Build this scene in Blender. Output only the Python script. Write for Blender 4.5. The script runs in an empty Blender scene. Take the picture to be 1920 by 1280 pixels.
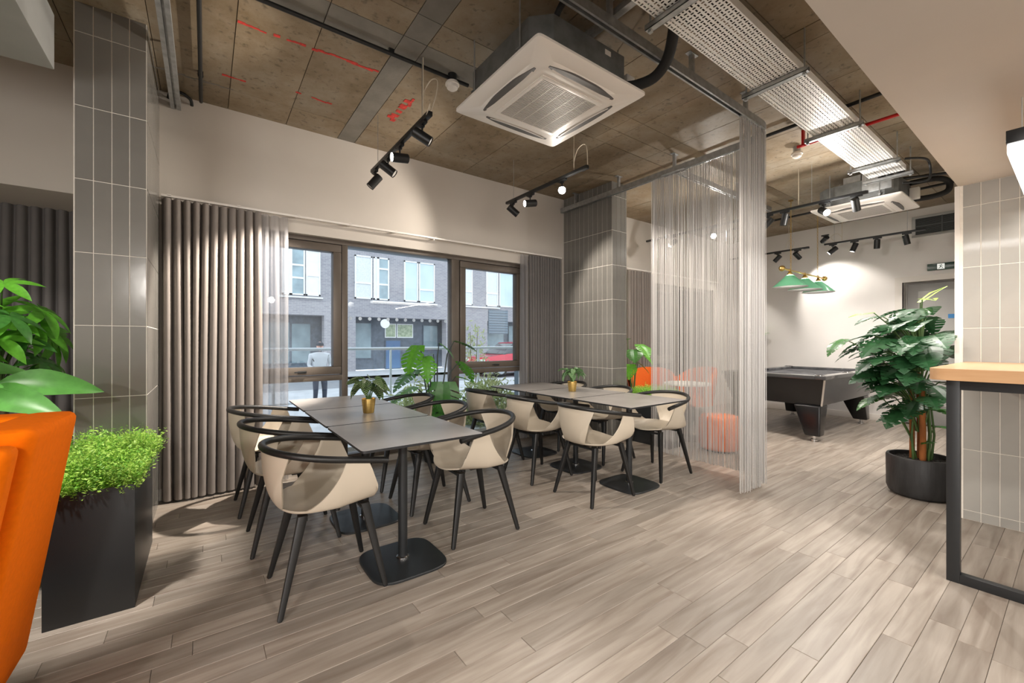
import bpy, bmesh, math, random
import numpy as np
from math import sin, cos, pi, radians
from mathutils import Vector, Matrix, Euler

random.seed(7)
rng = np.random.default_rng(7)
sc = bpy.context.scene
COL = sc.collection

# ------------------------------------------------------------ camera
TH = 0.93947
cam_d = bpy.data.cameras.new('camera')
cam = bpy.data.objects.new('camera', cam_d)
COL.objects.link(cam)
cam.location = (0, 0, 1.26)
cam.rotation_euler = (pi/2, 0, TH - pi/2)
cam_d.sensor_width = 36
cam_d.lens = 36*786/1920
cam_d.clip_start = 0.02
cam_d.clip_end = 200
sc.camera = cam
FW = Vector((cos(TH), sin(TH), 0)); RT = Vector((sin(TH), -cos(TH), 0)); UP = Vector((0, 0, 1))

# ------------------------------------------------------------ world and light
w = bpy.data.worlds.new('sky'); sc.world = w; w.use_nodes = True
bg = w.node_tree.nodes['Background']
bg.inputs[0].default_value = (0.90, 0.94, 1.0, 1)
bg.inputs[1].default_value = 0.90
sc.view_settings.view_transform = 'Standard'
sc.view_settings.look = 'None'
sc.view_settings.gamma = 1
sc.view_settings.exposure = 1.32
sc.view_settings.use_curve_mapping = False
cy = sc.cycles
cy.use_denoising = True
cy.max_bounces = 7
cy.diffuse_bounces = 4
cy.glossy_bounces = 3
cy.transparent_max_bounces = 12
cy.sample_clamp_indirect = 4
cy.caustics_reflective = False
cy.caustics_refractive = False

WARM = (1.0, 0.90, 0.79)
NEUT = (1.0, 0.94, 0.87)
def lamp(kind, loc, energy, color=WARM, radius=0.05, target=None, angle=60, blend=0.3, size=None, name='lamp_light'):
    l = bpy.data.lights.new(name, kind)
    l.energy = energy; l.color = color
    o = bpy.data.objects.new(name, l); COL.objects.link(o); o.location = loc
    if kind == 'SPOT':
        l.spot_size = radians(angle); l.spot_blend = blend; l.shadow_soft_size = radius
    elif kind == 'POINT':
        l.shadow_soft_size = radius
    elif kind == 'AREA':
        l.shape = 'RECTANGLE'; l.size, l.size_y = size
    if target is not None:
        o.rotation_euler = (Vector(target) - Vector(loc)).to_track_quat('-Z', 'Y').to_euler()
    return o
LK = 1.0
# unseen spots added to brighten the room, the trough foliage and the money tree
for (x, y, z, e, tx, ty, an) in ((-2.2, -1.2, 2.2, 70, -.2, 2.0, 84), (-.6, -2.2, 2.2, 90, .8, 1.4, 80), (1.2, -2.0, 2.2, 80, 2.4, 1.4, 84), (3.0, -2.2, 2.2, 75, 3.8, .8, 84), (1.7, -.9, 2.2, 10, 4.3, .5, 80), (5.2, .7, 2.7, 62, 5.0, 1.1, 96), (3.2, .8, 3.1, 22, 3.0, 1.1, 96), (-.95, 1.9, 2.95, 160, -.42, 3.0, 26), (-1.25, 2.45, 2.6, 55, -1.1, 5.6, 42), (7.0, .8, 2.8, 55, 7.2, 1.8, 110)):
    lamp('SPOT', (x, y, z), e*LK, NEUT, 0.07, (tx, ty, 0), an, 0.7, name='added_fill_spot')
# two unseen area lights added as soft fill from behind the camera
lamp('AREA', (-3.45, -1.2, 1.35), 85*LK, (1, .97, .94), target=(3, 0, 1.1), size=(3.6, 2.0), name='end_fill_light')
lamp('AREA', (2.0, -3.5, 1.35), 13*LK, (1, .97, .94), target=(2.6, 3, 1.3), size=(5.0, 2.0), name='side_fill_light')
lamp('AREA', (3.65, .17, 2.04), 8*LK, (1, .97, .92), target=(3.65, .17, 0), size=(.05, 2.0), name='linear_pendant_light')

# ------------------------------------------------------------ materials
def mat(name, color, rough=0.5, metal=0.0, var=0.0, vscale=6.0, stretch=(1, 1, 1), bump=0.0, bscale=80.0,
        spec=0.5, emit=None, estr=0.0, objrand=0.0, coat=0.0, color2=None, world=False, detail=4.0, sheen=0.0):
    m = bpy.data.materials.new(name); m.use_nodes = True
    nt = m.node_tree; N = nt.nodes; L = nt.links
    b = N['Principled BSDF']
    b.inputs['Base Color'].default_value = (*color, 1)
    b.inputs['Roughness'].default_value = rough
    b.inputs['Metallic'].default_value = metal
    b.inputs['Specular IOR Level'].default_value = spec
    b.inputs['Coat Weight'].default_value = coat
    if sheen: b.inputs['Sheen Weight'].default_value = sheen
    if emit:
        b.inputs['Emission Color'].default_value = (*emit, 1); b.inputs['Emission Strength'].default_value = estr
    if world:
        src = N.new('ShaderNodeNewGeometry').outputs['Position']
    else:
        src = N.new('ShaderNodeTexCoord').outputs['Object']
    mp = N.new('ShaderNodeMapping'); mp.inputs['Scale'].default_value = stretch
    L.new(src, mp.inputs['Vector'])
    if var or color2:
        ns = N.new('ShaderNodeTexNoise'); ns.inputs['Scale'].default_value = vscale; ns.inputs['Detail'].default_value = detail
        L.new(mp.outputs[0], ns.inputs['Vector'])
        mx = N.new('ShaderNodeMix'); mx.data_type = 'RGBA'
        c2 = color2 if color2 else tuple(min(1, c*(1+var)) for c in color)
        c1 = color if color2 else tuple(c*(1-var) for c in color)
        mx.inputs['A'].default_value = (*c1, 1); mx.inputs['B'].default_value = (*c2, 1)
        mr = N.new('ShaderNodeMapRange'); mr.inputs['From Min'].default_value = 0.3; mr.inputs['From Max'].default_value = 0.7
        L.new(ns.outputs['Fac'], mr.inputs['Value']); L.new(mr.outputs[0], mx.inputs['Factor'])
        out = mx.outputs['Result']
        L.new(out, b.inputs['Base Color'])
    else:
        out = None
    if objrand:
        oi = N.new('ShaderNodeObjectInfo'); hv = N.new('ShaderNodeHueSaturation')
        if out: L.new(out, hv.inputs['Color'])
        else: hv.inputs['Color'].default_value = (*color, 1)
        mr2 = N.new('ShaderNodeMapRange'); mr2.inputs['To Min'].default_value = 1-objrand; mr2.inputs['To Max'].default_value = 1+objrand
        L.new(oi.outputs['Random'], mr2.inputs['Value']); L.new(mr2.outputs[0], hv.inputs['Value'])
        L.new(hv.outputs[0], b.inputs['Base Color'])
    if bump:
        nb = N.new('ShaderNodeTexNoise'); nb.inputs['Scale'].default_value = bscale; nb.inputs['Detail'].default_value = 3
        L.new(mp.outputs[0], nb.inputs['Vector'])
        bp = N.new('ShaderNodeBump'); bp.inputs['Strength'].default_value = bump; bp.inputs['Distance'].default_value = 0.01
        L.new(nb.outputs['Fac'], bp.inputs['Height']); L.new(bp.outputs[0], b.inputs['Normal'])
    return m

def thin_mat(name, color, rough=0.5, trans=0.4, transp=0.0, var=0.0):
    """leaf / fabric: principled mixed with translucency and optional transparency"""
    m = mat(name, color, rough, var=var, vscale=9)
    nt = m.node_tree; N = nt.nodes; L = nt.links
    b = N['Principled BSDF']; o = N['Material Output']
    t = N.new('ShaderNodeBsdfTranslucent')
    lk = b.inputs['Base Color'].links
    if lk: L.new(lk[0].from_socket, t.inputs['Color'])
    else: t.inputs['Color'].default_value = (*color, 1)
    ms = N.new('ShaderNodeMixShader'); ms.inputs[0].default_value = trans
    L.new(b.outputs[0], ms.inputs[1]); L.new(t.outputs[0], ms.inputs[2])
    last = ms
    if transp:
        tr = N.new('ShaderNodeBsdfTransparent'); m2 = N.new('ShaderNodeMixShader'); m2.inputs[0].default_value = transp
        L.new(ms.outputs[0], m2.inputs[1]); L.new(tr.outputs[0], m2.inputs[2]); last = m2
    L.new(last.outputs[0], o.inputs[0])
    return m

def glass_mat(name, tint=(0.93, 0.98, 1.0), refl=1.0):
    m = bpy.data.materials.new(name); m.use_nodes = True
    nt = m.node_tree; N = nt.nodes; L = nt.links; N.clear()
    o = N.new('ShaderNodeOutputMaterial'); t = N.new('ShaderNodeBsdfTransparent'); t.inputs[0].default_value = (*tint, 1)
    g = N.new('ShaderNodeBsdfGlossy'); g.inputs['Roughness'].default_value = 0.01
    f = N.new('ShaderNodeFresnel'); f.inputs['IOR'].default_value = 1.5
    ms = N.new('ShaderNodeMixShader')
    L.new(f.outputs[0], ms.inputs[0]); L.new(t.outputs[0], ms.inputs[1]); L.new(g.outputs[0], ms.inputs[2]); L.new(ms.outputs[0], o.inputs[0])
    return m

def emis(name, color, s):
    m = bpy.data.materials.new(name); m.use_nodes = True
    b = m.node_tree.nodes['Principled BSDF']
    b.inputs['Base Color'].default_value = (*color, 1)
    b.inputs['Emission Color'].default_value = (*color, 1); b.inputs['Emission Strength'].default_value = s
    return m

M = {}
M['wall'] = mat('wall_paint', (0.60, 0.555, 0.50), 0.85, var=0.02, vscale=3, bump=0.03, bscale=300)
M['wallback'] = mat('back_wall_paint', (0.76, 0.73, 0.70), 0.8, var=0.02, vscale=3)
M['trim'] = mat('white_trim_paint', (0.72, 0.68, 0.63), 0.5, var=0.02)
M['grout'] = mat('pale_grout', (0.74, 0.70, 0.63), 0.9, var=0.05, vscale=40)
M['tile'] = mat('grey_glazed_tile', (0.185, 0.178, 0.163), 0.16, var=0.06, vscale=5, objrand=0.07, bump=0.05, bscale=14)
M['tilepale'] = mat('pale_grey_glazed_tile', (0.345, 0.335, 0.31), 0.14, var=0.05, vscale=5, objrand=0.05, bump=0.06, bscale=14)
M['black'] = mat('matt_black_metal', (0.010, 0.011, 0.012), 0.42, var=0.2, vscale=20)
M['blackwood'] = mat('black_stained_wood', (0.008, 0.008, 0.008), 0.45, var=0.3, vscale=12, stretch=(1, 1, 0.1), bump=0.1, bscale=60)
M['blacksoft'] = mat('black_foam', (0.012, 0.012, 0.012), 0.8, bump=0.2, bscale=60)
M['base'] = mat('black_powder_coat', (0.016, 0.018, 0.02), 0.38, bump=0.06, bscale=500)
M['shell'] = mat('beige_plastic', (0.52, 0.455, 0.365), 0.45, var=0.03, vscale=5, bump=0.02, bscale=400)
M['laminate'] = mat('stone_grey_laminate', (0.36, 0.335, 0.315), 0.33, var=0.14, vscale=4.5, detail=6, world=True, bump=0.02, bscale=150)
M['lamedge'] = mat('dark_laminate_edge', (0.012, 0.013, 0.015), 0.5)
M['brass'] = mat('brushed_brass', (0.72, 0.50, 0.17), 0.28, 1.0, var=0.1, vscale=30, stretch=(1, 1, 6))
M['galv'] = mat('galvanised_steel', (0.48, 0.50, 0.51), 0.42, 0.85, var=0.16, vscale=22)
M['galvdark'] = mat('dull_galvanised_sheet', (0.20, 0.21, 0.21), 0.5, 0.6, var=0.18, vscale=14)
M['tray'] = mat('zinc_tray_steel', (0.88, 0.89, 0.88), 0.36, 0.15, var=0.06, vscale=6)
M['white'] = mat('white_plastic', (0.84, 0.80, 0.75), 0.4, var=0.01)
M['whitegrille'] = mat('grille_plastic', (0.56, 0.53, 0.49), 0.5)
M['darkgap'] = mat('dark_recess', (0.02, 0.02, 0.02), 0.8)
M['slotgrey'] = mat('slot_grey', (0.10, 0.095, 0.09), 0.6)
M['frame'] = mat('bronze_aluminium', (0.118, 0.097, 0.079), 0.38, 0.25, var=0.05, vscale=12)
M['framelite'] = mat('anodised_reveal', (0.22, 0.27, 0.32), 0.4, 0.4)
M['glass'] = glass_mat('window_glass')
M['drape'] = thin_mat('taupe_drape_fabric', (0.255, 0.225, 0.205), 0.9, 0.10, 0.0, 0.04)
M['drapedark'] = thin_mat('charcoal_drape_fabric', (0.15, 0.14, 0.135), 0.9, 0.06, 0.0, 0.04)
M['sheer'] = thin_mat('sheer_voile', (0.50, 0.49, 0.50), 0.8, 0.6, 0.42)
M['bead'] = mat('aluminium_chain', (0.66, 0.64, 0.62), 0.45, 0.35)
M['orange'] = mat('orange_wool_fabric', (0.88, 0.17, 0.001), 0.85, var=0.05, vscale=60, bump=0.15, bscale=900, spec=0.1)
M['orangedark'] = mat('orange_seat_fabric', (0.72, 0.13, 0.008), 0.85, var=0.05, vscale=60, bump=0.25, bscale=900)
M['oak'] = mat('light_oak_laminate', (0.52, 0.30, 0.15), 0.32, color2=(0.58, 0.355, 0.19), vscale=5, stretch=(8, 1, 8), detail=6)
M['soil'] = mat('dark_gravel', (0.035, 0.032, 0.03), 0.9, var=0.6, vscale=90, bump=0.8, bscale=120)
M['pot'] = mat('black_brushed_fibrecement', (0.022, 0.022, 0.023), 0.5, var=0.5, vscale=14, stretch=(1, 1, 0.25), bump=0.15, bscale=60)
M['leafdark'] = thin_mat('dark_green_leaf', (0.020, 0.085, 0.028), 0.46, 0.18, 0, 0.25)
M['leafmid'] = thin_mat('mid_green_leaf', (0.055, 0.20, 0.035), 0.35, 0.28, 0, 0.2)
M['leafbright'] = thin_mat('bright_green_leaf', (0.13, 0.42, 0.035), 0.38, 0.35, 0, 0.15)
M['leaflime'] = thin_mat('lime_leaf', (0.36, 0.55, 0.06), 0.4, 0.4, 0, 0.12)
M['leafbanana'] = thin_mat('banana_leaf', (0.085, 0.27, 0.05), 0.4, 0.3, 0, 0.15)
M['foliage'] = thin_mat('lime_foliage', (0.46, 0.70, 0.13), 0.5, 0.4, 0, 0.3)
M['foliage2'] = thin_mat('darker_foliage', (0.22, 0.48, 0.07), 0.5, 0.35, 0, 0.3)
M['stem'] = mat('green_stem', (0.07, 0.14, 0.035), 0.5, var=0.2)
M['stemdark'] = mat('dark_stem', (0.02, 0.035, 0.03), 0.45, var=0.2)
M['bark'] = mat('orange_brown_bark', (0.36, 0.12, 0.03), 0.8, var=0.35, vscale=12, stretch=(1, 1, 0.4), bump=0.5, bscale=60)
M['barkgrey'] = mat('grey_bark', (0.12, 0.095, 0.06), 0.8, var=0.3, vscale=20, bump=0.4)
M['cable'] = mat('cream_cable', (0.62, 0.55, 0.44), 0.5)
M['red'] = mat('red_paint', (0.55, 0.01, 0.012), 0.35)
M['lit'] = emis('lit_lens', (1.0, 0.93, 0.84), 14.0)
M['litbright'] = emis('lit_lens_bright', (1.0, 0.94, 0.86), 90.0)
M['unlit'] = mat('lens_rim', (0.72, 0.70, 0.66), 0.3)
M['linear'] = emis('linear_diffuser', (1.0, 0.97, 0.92), 3.0)
M['cloth'] = mat('black_playing_cloth', (0.022, 0.022, 0.026), 0.85, color2=(0.16, 0.16, 0.17), vscale=5.0, detail=2)
M['poolblack'] = mat('black_pool_cabinet', (0.008, 0.008, 0.009), 0.22, var=0.1)
M['poolsheen'] = mat('pool_panel_painted_sheen', (0.055, 0.055, 0.06), 0.2)  # gloss reflection on the black long sides, painted in as grey
M['chrome'] = mat('chrome', (0.62, 0.62, 0.62), 0.12, 1.0)
M['door'] = mat('grey_door_laminate', (0.30, 0.295, 0.285), 0.5, var=0.03)
M['skin'] = mat('skin', (0.75, 0.42, 0.34), 0.6)

def shade_green():
    m = thin_mat('green_lamp_shade', (0.34, 0.76, 0.52), 0.3, 0.55)
    return m
M['shade'] = shade_green()
M['shadein'] = mat('white_shade_lining', (0.85, 0.88, 0.84), 0.6)

def wood_floor():
    m = bpy.data.materials.new('grey_oak_plank'); m.use_nodes = True
    nt = m.node_tree; N = nt.nodes; L = nt.links; b = N['Principled BSDF']
    g = N.new('ShaderNodeNewGeometry'); oi = N.new('ShaderNodeObjectInfo')
    mp = N.new('ShaderNodeMapping'); mp.inputs['Scale'].default_value = (1.3, 14, 1)
    L.new(g.outputs['Position'], mp.inputs['Vector'])
    cmb = N.new('ShaderNodeCombineXYZ'); mu = N.new('ShaderNodeMath'); mu.operation = 'MULTIPLY'; mu.inputs[1].default_value = 60
    L.new(oi.outputs['Random'], mu.inputs[0]); L.new(mu.outputs[0], cmb.inputs['Z']); L.new(mu.outputs[0], cmb.inputs['X'])
    ad = N.new('ShaderNodeVectorMath'); ad.operation = 'ADD'
    L.new(mp.outputs[0], ad.inputs[0]); L.new(cmb.outputs[0], ad.inputs[1])
    n1 = N.new('ShaderNodeTexNoise'); n1.inputs['Scale'].default_value = 1.6; n1.inputs['Detail'].default_value = 7; n1.inputs['Distortion'].default_value = 0.5
    L.new(ad.outputs[0], n1.inputs['Vector'])
    r = N.new('ShaderNodeValToRGB'); e = r.color_ramp.elements
    e[0].position = 0.30; e[0].color = (0.235, 0.19, 0.155, 1); e[1].position = 0.66; e[1].color = (0.385, 0.335, 0.288, 1)
    k = r.color_ramp.elements.new(0.47); k.color = (0.305, 0.26, 0.217, 1)
    L.new(n1.outputs['Fac'], r.inputs[0])
    hv = N.new('ShaderNodeHueSaturation'); mr = N.new('ShaderNodeMapRange'); mr.inputs['To Min'].default_value = 0.84; mr.inputs['To Max'].default_value = 1.14
    L.new(oi.outputs['Random'], mr.inputs['Value']); L.new(mr.outputs[0], hv.inputs['Value']); L.new(r.outputs[0], hv.inputs['Color'])
    L.new(hv.outputs[0], b.inputs['Base Color'])
    b.inputs['Roughness'].default_value = 0.40
    b.inputs['Specular IOR Level'].default_value = 0.45
    bp = N.new('ShaderNodeBump'); bp.inputs['Strength'].default_value = 0.06; bp.inputs['Distance'].default_value = 0.004
    L.new(n1.outputs['Fac'], bp.inputs['Height']); L.new(bp.outputs[0], b.inputs['Normal'])
    return m
M['floor'] = wood_floor()

def concrete():
    m = bpy.data.materials.new('board_marked_concrete'); m.use_nodes = True
    nt = m.node_tree; N = nt.nodes; L = nt.links; b = N['Principled BSDF']
    g = N.new('ShaderNodeNewGeometry'); oi = N.new('ShaderNodeObjectInfo')
    n1 = N.new('ShaderNodeTexNoise'); n1.inputs['Scale'].default_value = 1.7; n1.inputs['Detail'].default_value = 8; n1.inputs['Roughness'].default_value = 0.70
    L.new(g.outputs['Position'], n1.inputs['Vector'])
    r = N.new('ShaderNodeValToRGB'); e = r.color_ramp.elements
    e[0].position = 0.30; e[0].color = (0.170, 0.118, 0.062, 1); e[1].position = 0.70; e[1].color = (0.335, 0.290, 0.225, 1)
    k = e.new(0.5); k.color = (0.262, 0.205, 0.138, 1)
    L.new(n1.outputs['Fac'], r.inputs[0])
    n2 = N.new('ShaderNodeTexNoise'); n2.inputs['Scale'].default_value = 26; n2.inputs['Detail'].default_value = 5
    L.new(g.outputs['Position'], n2.inputs['Vector'])
    r2 = N.new('ShaderNodeValToRGB'); r2.color_ramp.elements[0].position = 0.27; r2.color_ramp.elements[0].color = (0.55, 0.55, 0.55, 1)
    r2.color_ramp.elements[1].position = 0.42; r2.color_ramp.elements[1].color = (1, 1, 1, 1)
    L.new(n2.outputs['Fac'], r2.inputs[0])
    mx = N.new('ShaderNodeMix'); mx.data_type = 'RGBA'; mx.blend_type = 'MULTIPLY'; mx.inputs['Factor'].default_value = 1
    L.new(r.outputs[0], mx.inputs['A']); L.new(r2.outputs[0], mx.inputs['B'])
    hv = N.new('ShaderNodeHueSaturation'); mr = N.new('ShaderNodeMapRange'); mr.inputs['To Min'].default_value = 0.88; mr.inputs['To Max'].default_value = 1.1
    L.new(oi.outputs['Random'], mr.inputs['Value']); L.new(mr.outputs[0], hv.inputs['Value']); L.new(mx.outputs['Result'], hv.inputs['Color'])
    L.new(hv.outputs[0], b.inputs['Base Color'])
    b.inputs['Roughness'].default_value = 0.55
    b.inputs['Specular IOR Level'].default_value = 0.35
    bp = N.new('ShaderNodeBump'); bp.inputs['Strength'].default_value = 0.25; bp.inputs['Distance'].default_value = 0.006
    L.new(n2.outputs['Fac'], bp.inputs['Height']); L.new(bp.outputs[0], b.inputs['Normal'])
    return m
M['concrete'] = concrete()
M['concband'] = mat('grey_concrete_band', (0.20, 0.185, 0.16), 0.6, var=0.2, vscale=5, world=True, bump=0.2, bscale=30)
M['concjoint'] = mat('concrete_joint', (0.10, 0.08, 0.055), 0.8)

def brick_mat(name, c1, c2, mortar, scale=1.0):
    m = bpy.data.materials.new(name); m.use_nodes = True
    nt = m.node_tree; N = nt.nodes; L = nt.links; b = N['Principled BSDF']
    g = N.new('ShaderNodeNewGeometry'); mp = N.new('ShaderNodeMapping'); mp.inputs['Rotation'].default_value = (pi/2, 0, 0)
    L.new(g.outputs['Position'], mp.inputs['Vector'])
    br = N.new('ShaderNodeTexBrick'); br.inputs['Scale'].default_value = scale
    br.inputs['Color1'].default_value = (*c1, 1); br.inputs['Color2'].default_value = (*c2, 1); br.inputs['Mortar'].default_value = (*mortar, 1)
    br.inputs['Brick Width'].default_value = 0.23; br.inputs['Row Height'].default_value = 0.075; br.inputs['Mortar Size'].default_value = 0.008
    L.new(mp.outputs[0], br.inputs['Vector']); L.new(br.outputs['Color'], b.inputs['Base Color'])
    b.inputs['Roughness'].default_value = 0.85
    return m
M['brick'] = brick_mat('grey_purple_brick', (0.29, 0.28, 0.31), (0.37, 0.355, 0.38), (0.45, 0.44, 0.45))
M['bwhite'] = mat('white_cladding', (0.85, 0.85, 0.84), 0.6, var=0.04)
M['bglass'] = mat('far_window_glass', (0.30, 0.40, 0.44), 0.06, 0.0, spec=1.0, var=0.3, vscale=1.5)
M['bdark'] = mat('dark_shopfront', (0.12, 0.14, 0.17), 0.35, var=0.2)
M['bshop'] = mat('shopfront_pane', (0.26, 0.33, 0.36), 0.15, var=0.25, vscale=1.2)
M['bmesh'] = mat('perforated_white_screen', (0.62, 0.66, 0.67), 0.5, color2=(0.80, 0.82, 0.82), vscale=30)
M['pave'] = mat('grey_paving', (0.50, 0.51, 0.53), 0.8, var=0.12, vscale=2)
M['road'] = mat('asphalt', (0.26, 0.27, 0.29), 0.8, var=0.1, vscale=5)
M['railgrey'] = mat('galvanised_rail', (0.55, 0.60, 0.64), 0.4, 0.3)
M['shrub'] = thin_mat('pale_shrub_leaves', (0.42, 0.47, 0.22), 0.6, 0.35, 0, 0.4)
M['carred'] = mat('red_car_paint', (0.62, 0.02, 0.05), 0.2, coat=0.6)
M['tyre'] = mat('tyre', (0.02, 0.02, 0.02), 0.8)
M['dot'] = thin_mat('frosted_dot', (0.86, 0.93, 1.0), 0.6, 0.6, 0.0)

# ------------------------------------------------------------ mesh helpers
class MB:
    def __init__(s): s.v = []; s.f = []; s.mi = []
    def add(s, vs, fs, mi=0):
        o = len(s.v); s.v += [tuple(p) for p in vs]; s.f += [tuple(i+o for i in f) for f in fs]; s.mi += [mi]*len(fs)
        return s
    def box(s, a, b, mi=0, mt=None):
        (x0, y0, z0), (x1, y1, z1) = a, b
        x0, x1 = min(x0, x1), max(x0, x1); y0, y1 = min(y0, y1), max(y0, y1); z0, z1 = min(z0, z1), max(z0, z1)
        vs = [Vector(p) for p in ((x0,y0,z0),(x1,y0,z0),(x1,y1,z0),(x0,y1,z0),(x0,y0,z1),(x1,y0,z1),(x1,y1,z1),(x0,y1,z1))]
        if mt: vs = [mt @ p for p in vs]
        return s.add(vs, [(0,3,2,1),(4,5,6,7),(0,1,5,4),(1,2,6,5),(2,3,7,6),(3,0,4,7)], mi)
    def tube(s, pts, r, n=8, mi=0, caps=True, closed=False):
        pts = [Vector(p) for p in pts]; m = len(pts)
        rr = r if hasattr(r, '__len__') else [r]*m
        vs = []; up = None
        for i, p in enumerate(pts):
            if closed: t = pts[(i+1) % m]-pts[i-1]
            else: t = (pts[min(i+1, m-1)]-pts[max(i-1, 0)])
            t.normalize()
            if up is None:
                up = Vector((0,0,1)) if abs(t.z) < 0.9 else Vector((1,0,0))
            a = t.cross(up).normalized(); up = a.cross(t).normalized()
            for k in range(n):
                an = 2*pi*k/n
                vs.append(p+(a*cos(an)+up*sin(an))*rr[i])
        fs = []
        for i in range(m if closed else m-1):
            j = (i+1) % m
            for k in range(n):
                k2 = (k+1) % n
                fs.append((i*n+k, i*n+k2, j*n+k2, j*n+k))
        if caps and not closed:
            fs.append(tuple(range(n))); fs.append(tuple((m-1)*n+k for k in range(n-1, -1, -1)))
        return s.add(vs, fs, mi)
    def lathe(s, prof, n=24, c=(0,0,0), mi=0, mt=None, capb=False, capt=False):
        vs = []; fs = []; m = len(prof)
        for (r, z) in prof:
            for k in range(n):
                a = 2*pi*k/n; p = Vector((c[0]+r*cos(a), c[1]+r*sin(a), c[2]+z))
                vs.append(mt @ p if mt else p)
        for i in range(m-1):
            for k in range(n):
                k2 = (k+1) % n
                fs.append((i*n+k, i*n+k2, (i+1)*n+k2, (i+1)*n+k))
        if capb: fs.append(tuple(range(n-1, -1, -1)))
        if capt: fs.append(tuple((m-1)*n+k for k in range(n)))
        return s.add(vs, fs, mi)
    def prism(s, outline, z0, z1, mi=0, side=None, mt=None):
        n = len(outline)
        vs = [Vector((x, y, z0)) for x, y in outline]+[Vector((x, y, z1)) for x, y in outline]
        if mt: vs = [mt @ p for p in vs]
        s.add(vs, [tuple(range(n-1, -1, -1)), tuple(range(n, 2*n))], mi)
        o = len(s.v)-2*n
        sf = [(o+i, o+(i+1) % n, o+n+(i+1) % n, o+n+i) for i in range(n)]
        s.f += sf; s.mi += [mi if side is None else side]*n
        return s
    def grid(s, P, mi=0):
        h = len(P); wd = len(P[0]); vs = [p for row in P for p in row]
        return s.add(vs, [(i*wd+j, i*wd+j+1, (i+1)*wd+j+1, (i+1)*wd+j) for i in range(h-1) for j in range(wd-1)], mi)
    def mesh(s, name, mats, smooth=None):
        me = bpy.data.meshes.new(name); me.from_pydata(s.v, [], s.f)
        for m in (mats if isinstance(mats, (list, tuple)) else [mats]): me.materials.append(m)
        if any(s.mi): me.polygons.foreach_set('material_index', s.mi)
        if smooth is not None:
            me.polygons.foreach_set('use_smooth', [True]*len(me.polygons))
            if smooth < 180:
                me.set_sharp_from_angle(angle=radians(smooth))
        me.update()
        return me

def link(name, me, parent=None, loc=None, rot=None):
    o = bpy.data.objects.new(name, me); COL.objects.link(o)
    if parent: o.parent = parent
    if loc is not None: o.location = loc
    if rot is not None: o.rotation_euler = rot
    return o
def part(name, mb, mats, parent=None, smooth=None, bevel=0, seg=2, loc=None, rot=None):
    me = mb.mesh(name, mats, smooth)
    o = link(name, me, parent, loc, rot)
    if bevel:
        bm = bmesh.new(); bm.from_mesh(me)
        ed = [e for e in bm.edges if len(e.link_faces) == 2 and e.calc_face_angle(0) > radians(35)]
        bmesh.ops.bevel(bm, geom=ed, offset=bevel, segments=seg, profile=0.6, affect='EDGES', clamp_overlap=True)
        bm.to_mesh(me); bm.free()
        me.polygons.foreach_set('use_smooth', [True]*len(me.polygons)); me.set_sharp_from_angle(angle=radians(40))
    return o
def tag(o, label, cat, group=None, kind=None):
    o['label'] = label; o['category'] = cat
    if group: o['group'] = group
    if kind: o['kind'] = kind
    return o
def thing(name, loc, label, cat, group=None, rz=0):
    o = bpy.data.objects.new(name, None); COL.objects.link(o)
    o.empty_display_size = 0.05
    o.location = loc; o.rotation_euler = (0, 0, rz)
    return tag(o, label, cat, group)
def struct(name, mb, mats, parent=None, smooth=None, bevel=0):
    o = part(name, mb, mats, parent, smooth, bevel)
    if parent is None: o['kind'] = 'structure'
    return o
KIDS = {}
def kids(o): return [c for c in bpy.data.objects if c.parent == o]
def copy_tree(o, parent=None, cache=None):
    if cache is None:
        cache = {}
        for q in bpy.data.objects:
            if q.parent: cache.setdefault(q.parent.name, []).append(q)
    c = o.copy(); COL.objects.link(c)
    if parent: c.parent = parent
    for ch in cache.get(o.name, []): copy_tree(ch, c, cache)
    return c
def dup(o, loc, rz, label, group=None):
    c = copy_tree(o); c.location = loc; c.rotation_euler = (0, 0, rz); c['label'] = label
    if group: c['group'] = group
    return c
def rrect(x0, y0, x1, y1, r, n=5):
    pts = []
    for (cx, cy, a0) in ((x1-r, y1-r, 0), (x0+r, y1-r, pi/2), (x0+r, y0+r, pi), (x1-r, y0+r, 3*pi/2)):
        for k in range(n+1):
            a = a0+pi/2*k/n; pts.append((cx+r*cos(a), cy+r*sin(a)))
    return pts
def squircle(hx, hy, e=4.0, n=48):
    out = []
    for k in range(n):
        a = 2*pi*k/n; c, s_ = cos(a), sin(a)
        out.append((hx*math.copysign(abs(c)**(2/e), c), hy*math.copysign(abs(s_)**(2/e), s_)))
    return out
# ============================================================ STRUCTURE
H = 3.25; XB = 8.65; YW = 4.33
# ---- floor: a slab, the planks one by one, the planks far off joined
fl = struct('floor', MB().box((-3.6, -3.6, -0.12), (XB+0.3, 5.2, -0.006)), M['concjoint'])
PW = 0.1; PL = 1.2; G = 0.0012
plank_data = {}
def plank_mesh(L):
    k = round(L, 3)
    if k not in plank_data:
        b = MB(); c = 0.0016; hw = PW/2-G/2; hl = L/2-G/2
        b.add([(-hl, -hw, -.006), (hl, -hw, -.006), (hl, hw, -.006), (-hl, hw, -.006),
               (-hl, -hw, -c), (hl, -hw, -c), (hl, hw, -c), (-hl, hw, -c),
               (-hl+c, -hw+c, 0), (hl-c, -hw+c, 0), (hl-c, hw-c, 0), (-hl+c, hw-c, 0)],
              [(8, 9, 10, 11), (4, 5, 9, 8), (5, 6, 10, 9), (6, 7, 11, 10), (7, 4, 8, 11), (0, 1, 5, 4), (1, 2, 6, 5), (2, 3, 7, 6), (3, 0, 4, 7)])
        plank_data[k] = b.mesh('plank', M['floor'])
    return plank_data[k]
cells = []
prng = random.Random(3)
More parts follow.
